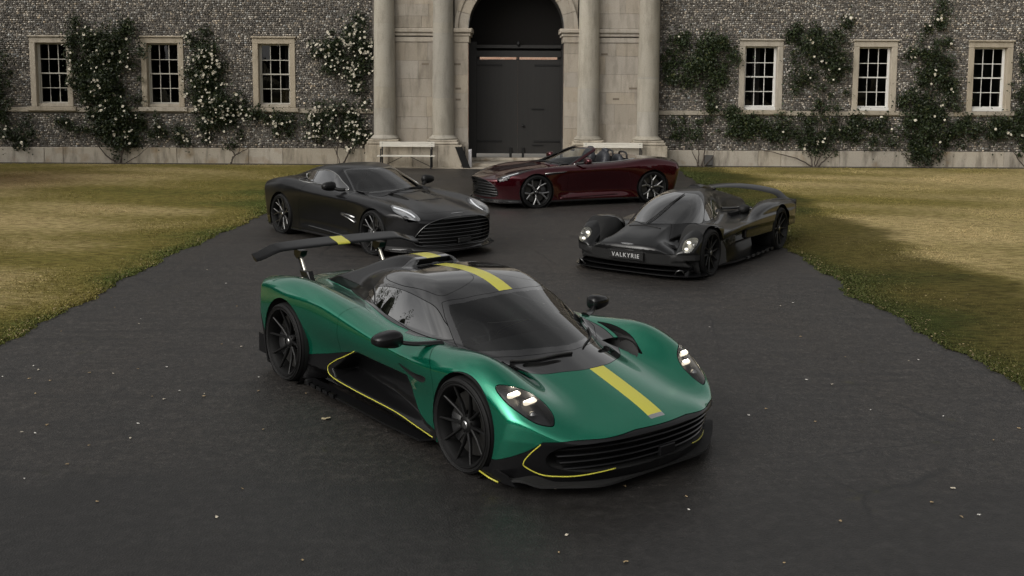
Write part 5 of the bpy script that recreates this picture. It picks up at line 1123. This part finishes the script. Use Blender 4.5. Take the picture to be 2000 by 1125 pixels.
        a, b = gapcut(sg, lambda x, y, z: (-.80 - .2 * (z - 1)) - x, .012)
        for nm, q in (('door_window', a), ('quarter_window', b)): panel(nm, q, GLS, car, .006); panel(nm, mirror(q), GLS, car, .006)
        ed = np.concatenate([win, win[:1]]); H = cast(f, np.stack([ed[:, 0], np.full(len(ed), 1.6), ed[:, 1]], 1), (0, -1, 0), 1.5, 200); H[:, 1] += .002; sym_ribbon('window_trim', H, .009, CHR, car)
        rear, blk = gapcut(blk, lambda x, y, z: sdpoly(x, y, [(-.85, -.2), (-.85, .0), (-.87, .46), (-1.75, .36), (-1.82, 0), (-1.82, -.2)]), .002); panel('rear_window', both(rear), GLS, car, .004)
        roof, pil = cutf(blk, lambda x, y, z: np.where(z > 1.12, -1., 1.) * 0 + np.maximum(y - .60 - .0 * x, 1.10 - z)); panel('roof', both(blk), PA, car)
    # ---- lamps
    if red: lp = [(2.20, .70), (2.10, .655), (1.95, .69), (1.75, .745), (1.55, .80), (1.42, .855), (1.52, .885), (1.72, .905), (1.92, .885), (2.08, .82)]
    else: lp = [(1.683, .80), (1.70, .695), (1.875, .605), (2.09, .61), (2.28, .655), (2.205, .758), (2.066, .847), (1.88, .872)]
    lp = catmull(lp, 5); hl, M = gapcut(M, lambda x, y, z: np.where(z > f.T(x * (1.0285 if red else 1), y) - .07, sdpoly(x, y, lp), .5), .003); c = lp.mean(0)
    for s, q in ((1, hl), (-1, mirror(hl))):
        h = panel('headlight', recess(q, .05), mat('lamp_silver', (.30, .30, .30), .3, .8) if red else mat('lamp_housing_grey', (.55, .55, .55), .32, .9), car, 0)
        strip = catmull([(lp[0] * .8 + c * .2), (1.80 if not red else 2.0, .70 if not red else .72), (c * .6 + lp[18] * .4)], 8, False) if not red else np.array([(2.08, .70), (1.95, .735), (1.75, .78)])
        if not red: strip = catmull([(1.72, .76), (1.86, .70), (2.02, .665), (2.14, .665)], 8, False)
        zz = np.array([float(f.T(a * (1.0285 if red else 1), b)) for a, b in strip]) - .022; ribbon('led_strip', np.column_stack([strip[:, 0], strip[:, 1] * s, zz]), .011 if not red else .006, mat('lamp_led_cool', (.9, .9, .9), .3, emit=(.95, .97, 1), emit_s=.8), h)
        px_, py_ = (2.06, .76) if not red else (1.99, .80); v, fc = lathe([(.001, .016), (.03, .012), (.042, 0), (.05, -.02)], 24, 'z'); v = v @ np.array(Matrix.Rotation(R(35), 3, 'Y')).T; obj('projector', v + [px_, py_ * s, float(f.T(px_, py_)) - .05], fc, mat('lamp_glass_dark', (.02, .02, .025), .05, 0, 1), h, True)
        panel('lens', q, LENS, h, .004)
    # ---- grille
    gp = [(-.3, .648), (0, .65), (.28, .64), (.50, .60), (.62, .53), (.70, .42), (.735, .32), (.70, .24), (.47, .212), (0, .225), (-.3, .225)]
    if red: gp = [(-.3, .625), (0, .627), (.28, .615), (.50, .575), (.62, .51), (.69, .42), (.70, .32), (.66, .265), (.47, .245), (0, .245), (-.3, .245)]
    gp = catmull(gp, 4); op, M = cutf(M, lambda x, y, z: np.where(x > 1.7, sdpoly(y, z, gp), .5)); g = panel('grille', both(recess(op, .12)), MATT, car, 0)
    zs_ = np.linspace(gp[:, 1].max() - .045, gp[:, 1].min() + .04, 8 if not red else 7)
    for z0 in zs_:
        ys = np.linspace(-.72, .72, 49); z = z0 - .035 * (np.abs(ys) / .72)**2 * (z0 - .2) / .4; P = cast(base, np.stack([np.full(49, 2.8), ys, z], 1), (-1, 0, 0), 1.5, 150); P = P[(sdpoly(np.abs(ys), z, gp) < -.006)]; P[:, 0] -= .012
        if len(P) < 4: continue
        solid('slat', sections([[(p[0] + a, p[1], p[2] + b) for a, b in ((.008, -.002), (.004, .007), (-.03, .012), (-.03, .002))] for p in P]), mat('slat_metal', (.06, .06, .06), .36, 1) if not red else mat('slat_dark', (.06, .06, .06), .36, 1), g)
    ring = np.array([p for p in gp if p[0] >= 0]); H = cast(base, np.stack([np.full(len(ring), 2.8), ring[:, 0], ring[:, 1]], 1), (-1, 0, 0), 1.5, 150); H = np.concatenate([H, (H * [1, -1, 1])[::-1]]); obj('grille_rim', *tube(H, .008, 6, True), BLK if not red else mat('slat_dark'), g, True)
    v = bbox(-.12, .12, 0, .02, -.035, .035, .006); v = (v[0][:, [1, 0, 2]] * [-1, 1, 1] + [2.53 * k, 0, .295], v[1]); solid('plate_holder', v, MATT, g) if not red else None
    wing_badge(car, base, 2.325 * k, SIL)
    # ---- lower trims
    low, M = gapcut(M, lambda x, y, z: z - np.where(x > 1.75, .205, np.where(x < -1.8, .30, .165)), .001); panel('lower_trim', both(low), BLK, car)
    # bonnet and door seams, fender vents
    vent = [(.93, .42), (.95, .575), (.66, .60), (.44, .565), (.75, .47)] if not red else [(1.22, .70), (1.22, .735), (.9, .755), (.66, .765), (.80, .735), (1.0, .715)]
    ve, M = gapcut(M, lambda x, y, z: np.where(y > .6, sdpoly(x, z, vent), .5), .002)
    for q in (ve, mirror(ve)): panel('side_vent', recess(q, .02), MATT, car, 0)
    if not red:
        for dz in (0, -.05): P = cast(base, [(.92, 1.5, .545 + dz * 1.6), (.70, 1.5, .565 + dz), (.50, 1.5, .567 + dz * .3)], (0, -1, 0), 1.2); sym_ribbon('side_strake', P + [0, .004, 0], .016, SIL, car)
    else:
        P = cast(base, [(1.21, 1.5, .742), (.95, 1.5, .757), (.70, 1.5, .768)], (0, -1, 0), 1.2); sym_ribbon('side_strake', P + [0, .003, 0], .008, CHR, car)
    P = cast(base, np.array([(.86 - .1 * i, 1.5, .205 + .003 * i) for i in range(15)]), (0, -1, 0), 1.2); sym_ribbon('sill_blade', P + [0, .012, 0], .014, PA if red else BLK, car)
    if not red:
        hv = catmull([(1.50, .33), (1.12, .37), (1.0, .36), (1.02, .28), (1.15, .25), (1.42, .29)], 5); hv_, M = gapcut(M, lambda x, y, z: np.where(z > .6, sdpoly(x, y, hv), .5), .002)
        for q in (hv_, mirror(hv_)): panel('bonnet_vent', recess(q, .035), MATT, car, 0)
        tx = text_mesh('VANQUISH', .085, .001, MATT, car, 'bonnet_lettering'); tx.location = (1.62, 0, float(base.T(1.62, 0) if hasattr(base, 'T') else .83) + .003); tx.rotation_euler = Euler((0, R(7.5), 0)).to_matrix().to_euler(); tx.matrix_local = Matrix.Translation((1.62, 0, float(f.T(1.62, 0)) + .004)) @ Matrix.Rotation(R(7.5), 4, 'Y') @ Matrix.Rotation(R(90), 4, 'Z')
    bon, M = gapcut(M, lambda x, y, z: np.where((x > .4) & (z > .58), sdpoly(x, y, catmull([(2.27 * k, -.3), (2.27 * k, 0), (2.2 * k, .35), (2.05 * k, .52), (1.7, .57), (1.2, .64), (.72, .70), (.6, .66), (.6, -.3)], 5)), .5), .0018)
    panel('bonnet', both(bon), PA, car)
    fw, M = gapcut(M, lambda x, y, z: (.66 * k + .10 * np.clip(.75 - z, 0, 1) - .25 * np.clip(z - .82, 0, 1)) - x, .002)
    do, re_ = gapcut(M, lambda x, y, z: -.74 - .12 * sstep(.85, .5, z) - x, .002)
    panel('front_wings', both(fw), PA, car)
    dtop, dlow = (do, None)
    for q in (do, mirror(do)): panel('door', q, PA, car)
    tl, re_ = gapcut(re_, lambda x, y, z: np.where((x < -1.9) & (y > .1), sdpoly(y, z, [(.25, .74), (.60, .77), (.80, .76), (.80, .71), (.60, .69), (.25, .70)]), .5), .002)
    panel('rear_bodywork', both(re_), PA, car)
    for q in (tl, mirror(tl)): panel('tail_light', q, mat('tail_red', (.12, .005, .005), .15, 0, 1), car)
    # splitter
    P = catmull([(2.50 * k, 0), (2.49 * k, .3), (2.38 * k, .6), (2.18 * k, .85), (1.95 * k, .97), (1.85 * k, .96)], 5, False); full = np.concatenate([P, P[::-1] * [1, -1]]); n = len(full); V = np.concatenate([np.column_stack([full, np.full(n, .155)]), np.column_stack([full, np.full(n, .135)])]); h = len(P)
    F = [[i, i + 1, 2 * h - 2 - i, 2 * h - 1 - i] for i in range(h - 1)]; F += [[a + n for a in q][::-1] for q in F] + [[i, (i + 1) % n, n + (i + 1) % n, n + i][::-1] for i in range(n)]; solid('splitter', (V, F), BLK, car)
    # mirrors, wipers
    for s in (-1, 1):
        v, fc = ellip((0, 0, 0), (.075, .125, .075), (24, 14), .75); kk = v[:, 0] < -.04; v[kk, 0] = -.04; v[:, 2] *= 1 - .2 * (v[:, 1] / .125)
        mi = obj('mirror', v * [1, s, 1] + [.22, s * 1.0, .985], fc, PA if red else mat('mirror_black', (.006, .006, .006), .4, spec=.3), car, True); obj('mirror_glass', *(lambda e: (e[0] * [1, s, 1] + [.178, s * 1.0, .985], e[1]))(ellip((0, 0, 0), (.006, .10, .058), (20, 8), .75)), mat('mirror_silver', (.6, .6, .6), .05, 1), mi, True)
        solid('mirror_arm', tube(catmull([(.24, s * .93, .955), (.32, s * .86, .93), (.38, s * .78, .93)], 5, False), [.03] * 10 + [.026], 8), mat('mirror_black', (.006, .006, .006), .4, spec=.3), mi, 60)
    for pts in ([(.98, -.35), (.93, .05), (.84, .40)], [(.95, .0), (.80, .38), (.66, .58)])[:2]:
        P = catmull([(a * k, b) for a, b in pts], 6, False); H = cast(f, np.column_stack([P, np.full(len(P), 1.4)]), (0, 0, -1), 1.2); H[:, 2] += .012; ribbon('wiper', H, .007, MATT, car)
    # cabin
    v = []
    for x, z, w_ in ((.90, .80, .60), (.70, .93, .64), (.52, .945, .66), (.42, .90, .66), (.40, .4, .62)): v.append([(x * k, y, z - .03 * (abs(y) / w_)**2) for y in np.linspace(-w_, w_, 13)])
    obj('dashboard', np.array(v).reshape(-1, 3), grid_faces(5, 13), mat('cabin_trim'), car, True); solid('cabin_floor', box(-1.0, .8, -.74, .74, .22, .32), mat('cabin_trim'), car); solid('bulkhead', box(-1.2, -1.1, -.68, .68, .25, .88), mat('cabin_trim'), car)
    if not red:
        for s in (-1, 1):
            v, fc = ellip((0, 0, 0), (.10, .24, .34), (18, 12), .7); v = v @ np.array(Matrix.Rotation(R(-16), 3, 'Y')).T + [-.42, s * .36, .74]; st = obj('seat', v, fc, mat('seat_leather', (.02, .02, .021), .5), car, True); obj('head_rest', *ellip((-.53, s * .36, 1.07), (.05, .12, .08), (14, 8), .7), mat('seat_leather'), st, True)
    side = .36; th = np.linspace(0, 2 * math.pi, 28, endpoint=False); rwv = np.stack([.34 - .07 * np.sin(th), -side + .17 * np.cos(th), .90 + .155 * np.sin(th)], 1)
    solid('steering_wheel', cat_vf(tube(rwv, .014, 8, True), tube([(.34, -side - .15, .90), (.34, -side + .15, .90)], .012, 6), tube([(.34, -side, .90), (.5, -side, .84)], .02, 8)), mat('cabin_trim'), car, 60)
    mi = solid('rear_mirror', ellip((.12 * k, 0, 1.17), (.02, .11, .035), (16, 8), .7), BLK, car, 60)
    # wheels
    Rr = .295
    if red: sp = spokes_y(5, Rr, .045, .46, .26, (.042, .030), .04); D = wheel_meshes('red_car', .358, .29, Rr, sp, mat('rim_black'), mat('cut_alloy', (.38, .38, .38), .28, 1), mat('cap_silver'), mat('caliper_black'), .045)
    else: sp = spokes_y(7, Rr, .045, .50, .20, (.022, .016), .05); D = wheel_meshes('coupe', .358, .29, Rr, sp, mat('rim_black'), mat('smoked_alloy', (.26, .26, .26), .28, 1), mat('cap_silver'), mat('caliper_black'), .045)
    for s in (-1, 1):
        for i, x in enumerate((xw, -xw)): put_wheel(car, D, x, s * .985, .358, 0, 18 + 31 * i); liner(car, x, .392, .62, .97, rw, s, MATT)
    solid('undertray', box(-2.2, 2.2, -.85, .85, .13, .16), MATT, car)
    if red: car.location = (1.448, 22.645, 0); car.rotation_euler = (0, 0, R(-157.787))
    else: car.location = (-2.390, 17.170, 0); car.rotation_euler = (0, 0, R(-48.70))
    return car
def build_coupe(): return build_gt(False)
def build_convertible(): return build_gt(True)
# low open sided hypercar
def field_v():
    Zh = Spl([2.3, 2.12, 1.95, 1.7, 1.5, 1.2, .8, .3, -.4, -1.0, -1.6, -2.1], [.37, .46, .535, .61, .66, .70, .70, .70, .70, .66, .60, .52])
    Fr = Spl([0, .25, .5, .75, .95, 1.1], [2.13, 2.115, 2.06, 1.97, 1.84, 1.6])
    Zp = Spl([2.1, 1.95, 1.8, 1.6, 1.4, 1.25, 1.1, .95, .8], [.33, .43, .54, .66, .72, .73, .715, .68, .62])
    Zs = Spl([1.0, .76, .5, 0, -.6, -1.2, -1.8, -2.2], [.44, .53, .575, .605, .61, .61, .60, .58])
    Ys = Spl([1.0, .85, .65, .3, -.3, -1.0, -1.6, -2.0, -2.2], [.80, .87, .925, .95, .955, .965, .965, .94, .9])
    Zb = Spl([0, -.35, -.6, -.85, -1.1, -1.4, -1.7, -2.0, -2.2], [.58, .66, .73, .785, .815, .82, .805, .77, .72])
    Zc = Spl([2.0, 1.75, 1.5, 1.3, 1.0, .7, .4, .1, -.3, -.8, -1.4, -2.0], [.38, .53, .665, .75, .88, .985, 1.05, 1.075, 1.06, .985, .87, .74])
    W0 = Spl([1.5, 1.2, .9, .6, .3, 0, -.4, -.8, -1.3, -2.0], [.40, .47, .53, .545, .52, .45, .33, .25, .18, .12])
    def hull(x, y, z):
        ay = np.abs(y); t = z - (Zh(x) - .42 * np.clip(ay - .12, 0, 1)**2 - .25 * np.clip(ay - .42, 0, 1) - .17 * sstep(2.0, 1.5, x) * sstep(.5, .9, x) * sstep(.30, .46, ay)); w = np.interp(x, [-2.2, -1.0, -.6, .1, .5, .9, 1.2, 1.6, 2.2], [.30, .34, .40, .56, .64, .60, .66, .93, .95])
        b = smax(t * .9, ay - w, .05); b = smax(b, x - Fr(ay) + .25 * np.abs(z - .42), .03); b = smax(b, -2.0 - x, .05); return smax(b, .10 - z + .10 * sstep(1.2, 2.1, x), .03)
    def pod(x, y, z):
        ay = np.abs(y); yc = .79; b = smax(z - (Zp(x) - 1.6 * (ay - yc)**2 * (1 + .6 * np.sign(yc - ay))), np.abs(ay - yc) - np.interp(x, [.9, 1.4, 2.0], [.185, .19, .14]), .06)
        b = smax(b, x - Fr(ay) + .2 * np.abs(z - .40), .04); return smax(smax(b, 1.02 - x - .25 * (z - .5), .015), .28 - z, .02)
    def shelf(x, y, z):
        ay = np.abs(y); zs = Zs(x) + .02 * (ay - .95); b = smax(z - zs, zs - .085 - .35 * np.clip(.9 - ay, 0, 1) - z, .015); b = smax(b, ay - Ys(x), .02); return smax(smax(b, x - .95, .03), -2.05 - x, .03)
    def haunch(x, y, z):
        ay = np.abs(y); yc = np.interp(x, [-2.1, -1.2, -.3], [.80, .80, .86]); b = smax(z - (Zb(x) - 1.7 * (ay - yc)**2), np.abs(ay - yc) - np.interp(x, [-2.1, -1.2, -.5, 0], [.15, .17, .10, .03]), .05); b = smax(b, x + .05, .03); return smax(smax(b, -2.12 - x, .02), .35 - z, .02)
    def canopy(x, y, z):
        ay = np.abs(y); c = np.interp(x, [-.2, .4, 1.4], [0, .45, .75]); top = (z - (Zc(x + c * ay**2) - .30 * ay**2)) * .9
        return smax(smax(smax(top, (ay - (W0(x) - .36 * (z - .62) - .3 * np.clip(z - .62, 0, 1)**2)) * .9, .10), np.maximum(x - 1.75, .50 - z), .02), -2.0 - x, .03)
    def f(x, y, z):
        b = smin(hull(x, y, z), pod(x, y, z), .05); b = smin(b, shelf(x, y, z), .05); b = smin(b, haunch(x, y, z), .07); return smin(b, canopy(x, y, z), .04)
    f.hull, f.pod, f.shelf, f.haunch, f.canopy = hull, pod, shelf, haunch, canopy
    return f
# ---------------------------------------------------------------- the low open sided hypercar
def build_hypercar():
    f = field_v(); MATT = mat('matt_black'); BLK = mat('gloss_black'); CARB = mat('satin_carbon', (.0055, .0055, .006), .28, 0, .35, .06, .15)
    PA = mat('graphite_paint', (.012, .0122, .0125), .33, .6, .6, .05, .3); GL = glass_mat('screen_glass_dark', (.16, .17, .175), 2.6); LENS = glass_mat('lamp_lens', (.75, .75, .75), .8); SIL = mat('badge_metal')
    car = empty('hypercar'); tag(car, 'low black hypercar with teardrop cockpit and open flanks parked by the right lawn', 'car')
    M = isosurface(f, (-2.25, -.04, .08), (2.25, 1.04, 1.16), .0175)
    wf, wr = (1.385, .335, .385), (-1.385, .35, .40)
    M = cutf(M, lambda x, y, z: np.where(y > .52, np.minimum(np.hypot(x - wf[0], z - wf[1]) - wf[2], np.hypot(x - wr[0], z - wr[1]) - wr[2]), .5))[1]
    can, M = gapcut(M, lambda x, y, z: np.minimum(f.canopy(x, y, z) - np.minimum(np.minimum(f.hull(x, y, z), f.shelf(x, y, z)), f.haunch(x, y, z)) + .003, .5), .0015)
    ws = catmull([(1.46, -.2), (1.46, 0), (1.41, .2), (1.27, .36), (1.0, .49), (.76, .53), (.56, .47), (.44, .39), (.38, .28), (.44, .14), (.46, 0), (.46, -.2)], 4)
    scr, can = gapcut(can, lambda x, y, z: np.where(z > .55, sdpoly(x, y, ws), .5), .002); panel('windscreen', both(scr), GL, car, .004)
    sw = catmull([(.66, .675), (.35, .66), (-.1, .665), (-.36, .70), (-.42, .79), (-.24, .87), (.05, .90), (.36, .885), (.52, .81)], 5)
    sg, can = gapcut(can, lambda x, y, z: np.where((y > .1), sdpoly(x, z, sw), .5), .002)
    for q in (sg, mirror(sg)): panel('side_window', q, GL, car, .004)
    roof, spine = gapcut(can, lambda x, y, z: -.42 - x, .002); panel('roof', both(roof), PA, car); panel('engine_spine', both(spine), CARB, car)
    lamp = catmull([(1.93, .755), (1.80, .735), (1.735, .81), (1.73, .90), (1.81, .925), (1.90, .885), (1.945, .82)], 5)
    hl, M = gapcut(M, lambda x, y, z: np.where(z > .385 + .42 * (1.95 - x), sdpoly(x, y, lamp), .5), .002)
    for s, q in ((1, hl), (-1, mirror(hl))):
        h = panel('headlight', recess(q, .045), mat('lamp_grey', (.38, .38, .36), .35, .9), car, 0)
        for lx, ly, r in ((1.80, .80, .030), (1.90, .81, .026), (1.82, .885, .022)):
            z = cast(f, [(lx, ly, 1.)], (0, 0, -1), 1.)[0][2] - .018; v, fc = ellip((lx, ly * s, z), (r, r, r * .7), (14, 8)); obj('lamp_unit', v, fc, mat('lamp_led_soft', (.9, .9, .85), .3, emit=(1, .93, .78), emit_s=1.6) if r > .023 else mat('lamp_chrome', (.5, .5, .5), .2, 1), h, True)
        panel('lens', q, LENS, h, .003)
    # black lower fascia below the painted nose
    nose = [(-.2, .405), (.2, .405), (.32, .37), (.6, .365), (.9, .37), (1.2, .36), (1.2, -.1), (-.2, -.1)]
    fa, M = gapcut(M, lambda x, y, z: np.where(x > 1.62, sdpoly(y, z, nose), .5), .002); panel('front_fascia', both(fa), MATT, car)
    wing_badge(car, f, 2.095, SIL, .07)
    # underside and flank colours
    up, lo = cutf(M, lambda x, y, z: np.where((x < 1.0), .0, 1.) - .5)[0], None
    side, M = gapcut(M, lambda x, y, z: np.where((x < 1.0) & (x > -1.98), z - np.interp(x, [-1.9, -1.1, -.5, .5, .75, .95], [.52, .53, .53, .48, .44, .36]), .5), .001)
    panel('flank', both(side), mat('flank_lacquer', (.012, .011, .010), .22, 0, .6, .05), car)
    fr, M = gapcut(M, lambda x, y, z: np.where(z > .3, .98 + .1 * (z - .6) - x, .98 - x), .0015); panel('nose_bodywork', both(fr), PA, car); panel('upper_bodywork', both(M), PA, car)
    # floor, splitter and deflectors
    def slab(name, pts, z0, t, m, parent=car):
        P = np.array(pts, float); full = np.concatenate([P, P[::-1] * [1, -1]]); n, h = len(full), len(P); V = np.concatenate([np.column_stack([full, np.full(n, z0)]), np.column_stack([full, np.full(n, z0 - t)])])
        F = [[i, i + 1, 2 * h - 2 - i, 2 * h - 1 - i] for i in range(h - 1)]; F += [[a + n for a in q][::-1] for q in F] + [[i, (i + 1) % n, n + (i + 1) % n, n + i][::-1] for i in range(n)]; return solid(name, (V, F), m, parent)
    slab('floor', [(1.0, .55), (.95, .88), (.5, .97), (-.5, .99), (-1.0, .93), (-1.02, .6), (-1.95, .55)], .105, .03, CARB)
    sp = slab('splitter', catmull([(2.07, 0), (2.07, .35), (2.05, .6), (1.99, .80), (1.90, .93), (1.78, 1.0), (1.66, 1.02), (1.6, .98)], 3, False), .085, .014, CARB)
    slab('upper_splitter', catmull([(2.04, 0), (2.04, .3), (2.0, .6), (1.9, .82), (1.8, .88)], 3, False), .145, .010, CARB)
    for s in (-1, 1):
        b = box(1.72, 1.98, .83, .842, .085, .19); b[0][[5, 6], 2] -= .06; solid('splitter_fence', (b[0] * [1, s, 1], b[1]), CARB, car)
        ribbon('tip_loop', catmull([(2.02, s * .70, .09), (2.05, s * .74, .15), (2.03, s * .80, .17), (1.98, s * .82, .12)], 4, False), .010, BLK, car)
        for nm, pts, yy, th in (('wheel_deflector', [(.98, .10), (1.0, .36), (.88, .44), (.74, .30), (.70, .10)], .90, .012),):
            n = len(pts); V = np.array([(x, s * yy, z) for x, z in pts] + [(x, s * (yy - th), z) for x, z in pts]); V[:, 1] -= s * .18 * np.clip(.45 - V[:, 2], 0, 1) * (nm == 'door_skin')
            F = [list(range(n)), list(range(n, 2 * n))[::-1]] + [[i, n + i, n + (i + 1) % n, (i + 1) % n] for i in range(n)]; solid(nm, (V, F), mat('flank_lacquer') if nm != 'wheel_deflector' else mat('deflector_grey', (.035, .035, .037), .5), car)
        for k in range(6): solid('floor_fin', (lambda b: (b[0] * [1, s, 1], b[1]))(box(-.95 + .2 * k, -.88 + .2 * k, .985, 1.005, .075, .115)), mat('fin_metal', (.05, .05, .05), .4, .6), car)
        # open engine bay hardware
        for (a, c, r) in (((-.5, .30, .72), (-1.5, .40, .64), .02), ((-1.3, .25, .66), (-1.35, .64, .62), .018)): solid('engine_pipe', tube([(x, s * y, z) for x, y, z in (a, c)], r, 8), mat('dark_steel', (.1, .1, .1), .35, 1), car, 60)
        solid('intake_box', (lambda b: (b[0] * [1, s, 1], b[1]))(bbox(-.85, -.50, .28, .46, .52, .66, .02)), CARB, car); v, fc = ellip((-1.1, s * .44, .66), (.13, .08, .07), (16, 10), .8); obj('airbox', v, fc, MATT, car, True)
        b = bbox(-2.14, -2.08, .62, .95, .52, .76, .01); solid('tail_panel', (b[0] * [1, s, 1], b[1]), MATT, car)
    ys = np.linspace(-.84, .84, 31); secs = []
    for y in ys:
        z = .905 - .16 * y * y - .09 * float(sstep(.62, .84, abs(y))); secs.append([(-1.90 - .22 * u, y, z + .06 * u + up * .018 * math.sqrt(max(u, 0)) * (1.2 - u)) for u, up in ((0, 0), (.1, 1), (.4, 1), (.8, 1), (1, 0), (.8, -1), (.4, -1), (.1, -1))])
    solid('rear_wing', sections(secs), PA, car, 50)
    # roof snorkel
    secs = [[(x, y, z) for y, z in ((-w, 1.0), (-w, h - .03), (-w * .6, h), (w * .6, h), (w, h - .03), (w, 1.0))] for x, w, h in ((-.12, .10, 1.105), (-.25, .105, 1.115), (-.5, .09, 1.07), (-.8, .07, 1.0))]
    solid('roof_intake', sections(secs), CARB, car, 50); v = bbox(-.09, .09, 0, .01, 1.03, 1.09, .004); solid('intake_mouth', (v[0][:, [1, 0, 2]] * [-1, 1, 1] + [-.112, 0, 0], v[1]), MATT, car)
    # wiper
    for off in (0, .03):
        P = catmull([(1.47, -.02 + off, 0), (1.15, .05 + off, 0), (.75, .11 + off * .5, 0), (.52, .13, 0)], 8, False); H = cast(f, P + [0, 0, 1.4], (0, 0, -1), 1.2); H[:, 2] += .014; ribbon('wiper', H, .0065, MATT, car)
    P = catmull([(1.56, -.25, 0), (1.53, 0, 0), (1.56, .25, 0)], 6, False); H = cast(f, P + [0, 0, 1.2], (0, 0, -1), 1.2); ribbon('cowl_slot', H, .011, MATT, car)
    # number plate
    pl = empty_mesh = None
    b = bbox(-.27, .27, 0, .012, -.06, .06, .006); v = b[0][:, [1, 0, 2]] * [-1, 1, 1] + [2.125, 0, .315]; p = solid('number_plate', (v, b[1]), mat('plate_black', (.006, .006, .006), .3), car)
    tx = text_mesh('VALKYRIE', .082, .0012, mat('plate_white', (.36, .36, .36), .5), p, 'plate_lettering', .0015); tx.matrix_local = Matrix.Translation((2.1385, 0, .314)) @ Matrix.Rotation(R(90), 4, 'Z') @ Matrix.Rotation(R(90), 4, 'X')
    solid('nose_sensor', (lambda b: (b[0][:, [1, 0, 2]] * [-1, 1, 1] + [2.125, .0, .388], b[1]))(bbox(-.02, .12, 0, .01, -.008, .008, .003)), mat('dark_steel'), car)
    # cockpit inside
    solid('cockpit_floor', box(-.4, 1.2, -.45, .45, .2, .26), mat('cabin_trim'), car)
    for s in (-1, 1):
        v, fc = ellip((0, 0, 0), (.08, .19, .30), (16, 10), .7); v = v @ np.array(Matrix.Rotation(R(-35), 3, 'Y')).T + [.0, s * .2, .58]; obj('seat', v, fc, mat('seat_leather', (.02, .02, .021), .5), car, True)
    solid('steering_wheel', bbox(-.14, .14, -.02, .02, -.07, .07, .015) if False else (lambda b: (b[0][:, [1, 0, 2]] + [.62, -.2, .68], b[1]))(bbox(-.14, .14, -.02, .02, -.07, .07, .015)), mat('cabin_trim'), car)
    # wheels
    D = wheel_meshes('hyper', .338, .28, .272, spokes_pairs(5, .272, .03, .17, (.021, .015)), mat('rim_black'), mat('rim_black'), mat('cap_silver'), mat('caliper_black'), .03); D2 = wheel_meshes('hyper_r', .35, .32, .285, spokes_pairs(5, .285, .04, .17, (.021, .015)), mat('rim_black'), mat('rim_black'), mat('cap_silver'), mat('caliper_black'), .04)
    for s in (-1, 1):
        put_wheel(car, D, 1.385, s * .965, .338, 0, 24); put_wheel(car, D2, -1.385, s * .965, .35, 0, 50); liner(car, 1.385, .382, .62, .93, .335, s, MATT); liner(car, -1.385, .397, .6, .93, .35, s, MATT)
    car.location = (2.784, 15.622, 0); car.rotation_euler = (0, 0, R(-124.434)); return car

# ---------------------------------------------------------------- put the place together
build_ground(); build_house(); build_yard_things(); build_roses(); build_wood(); build_lawns()
build_green(); build_coupe(); build_convertible(); build_hypercar(); build_leaves()
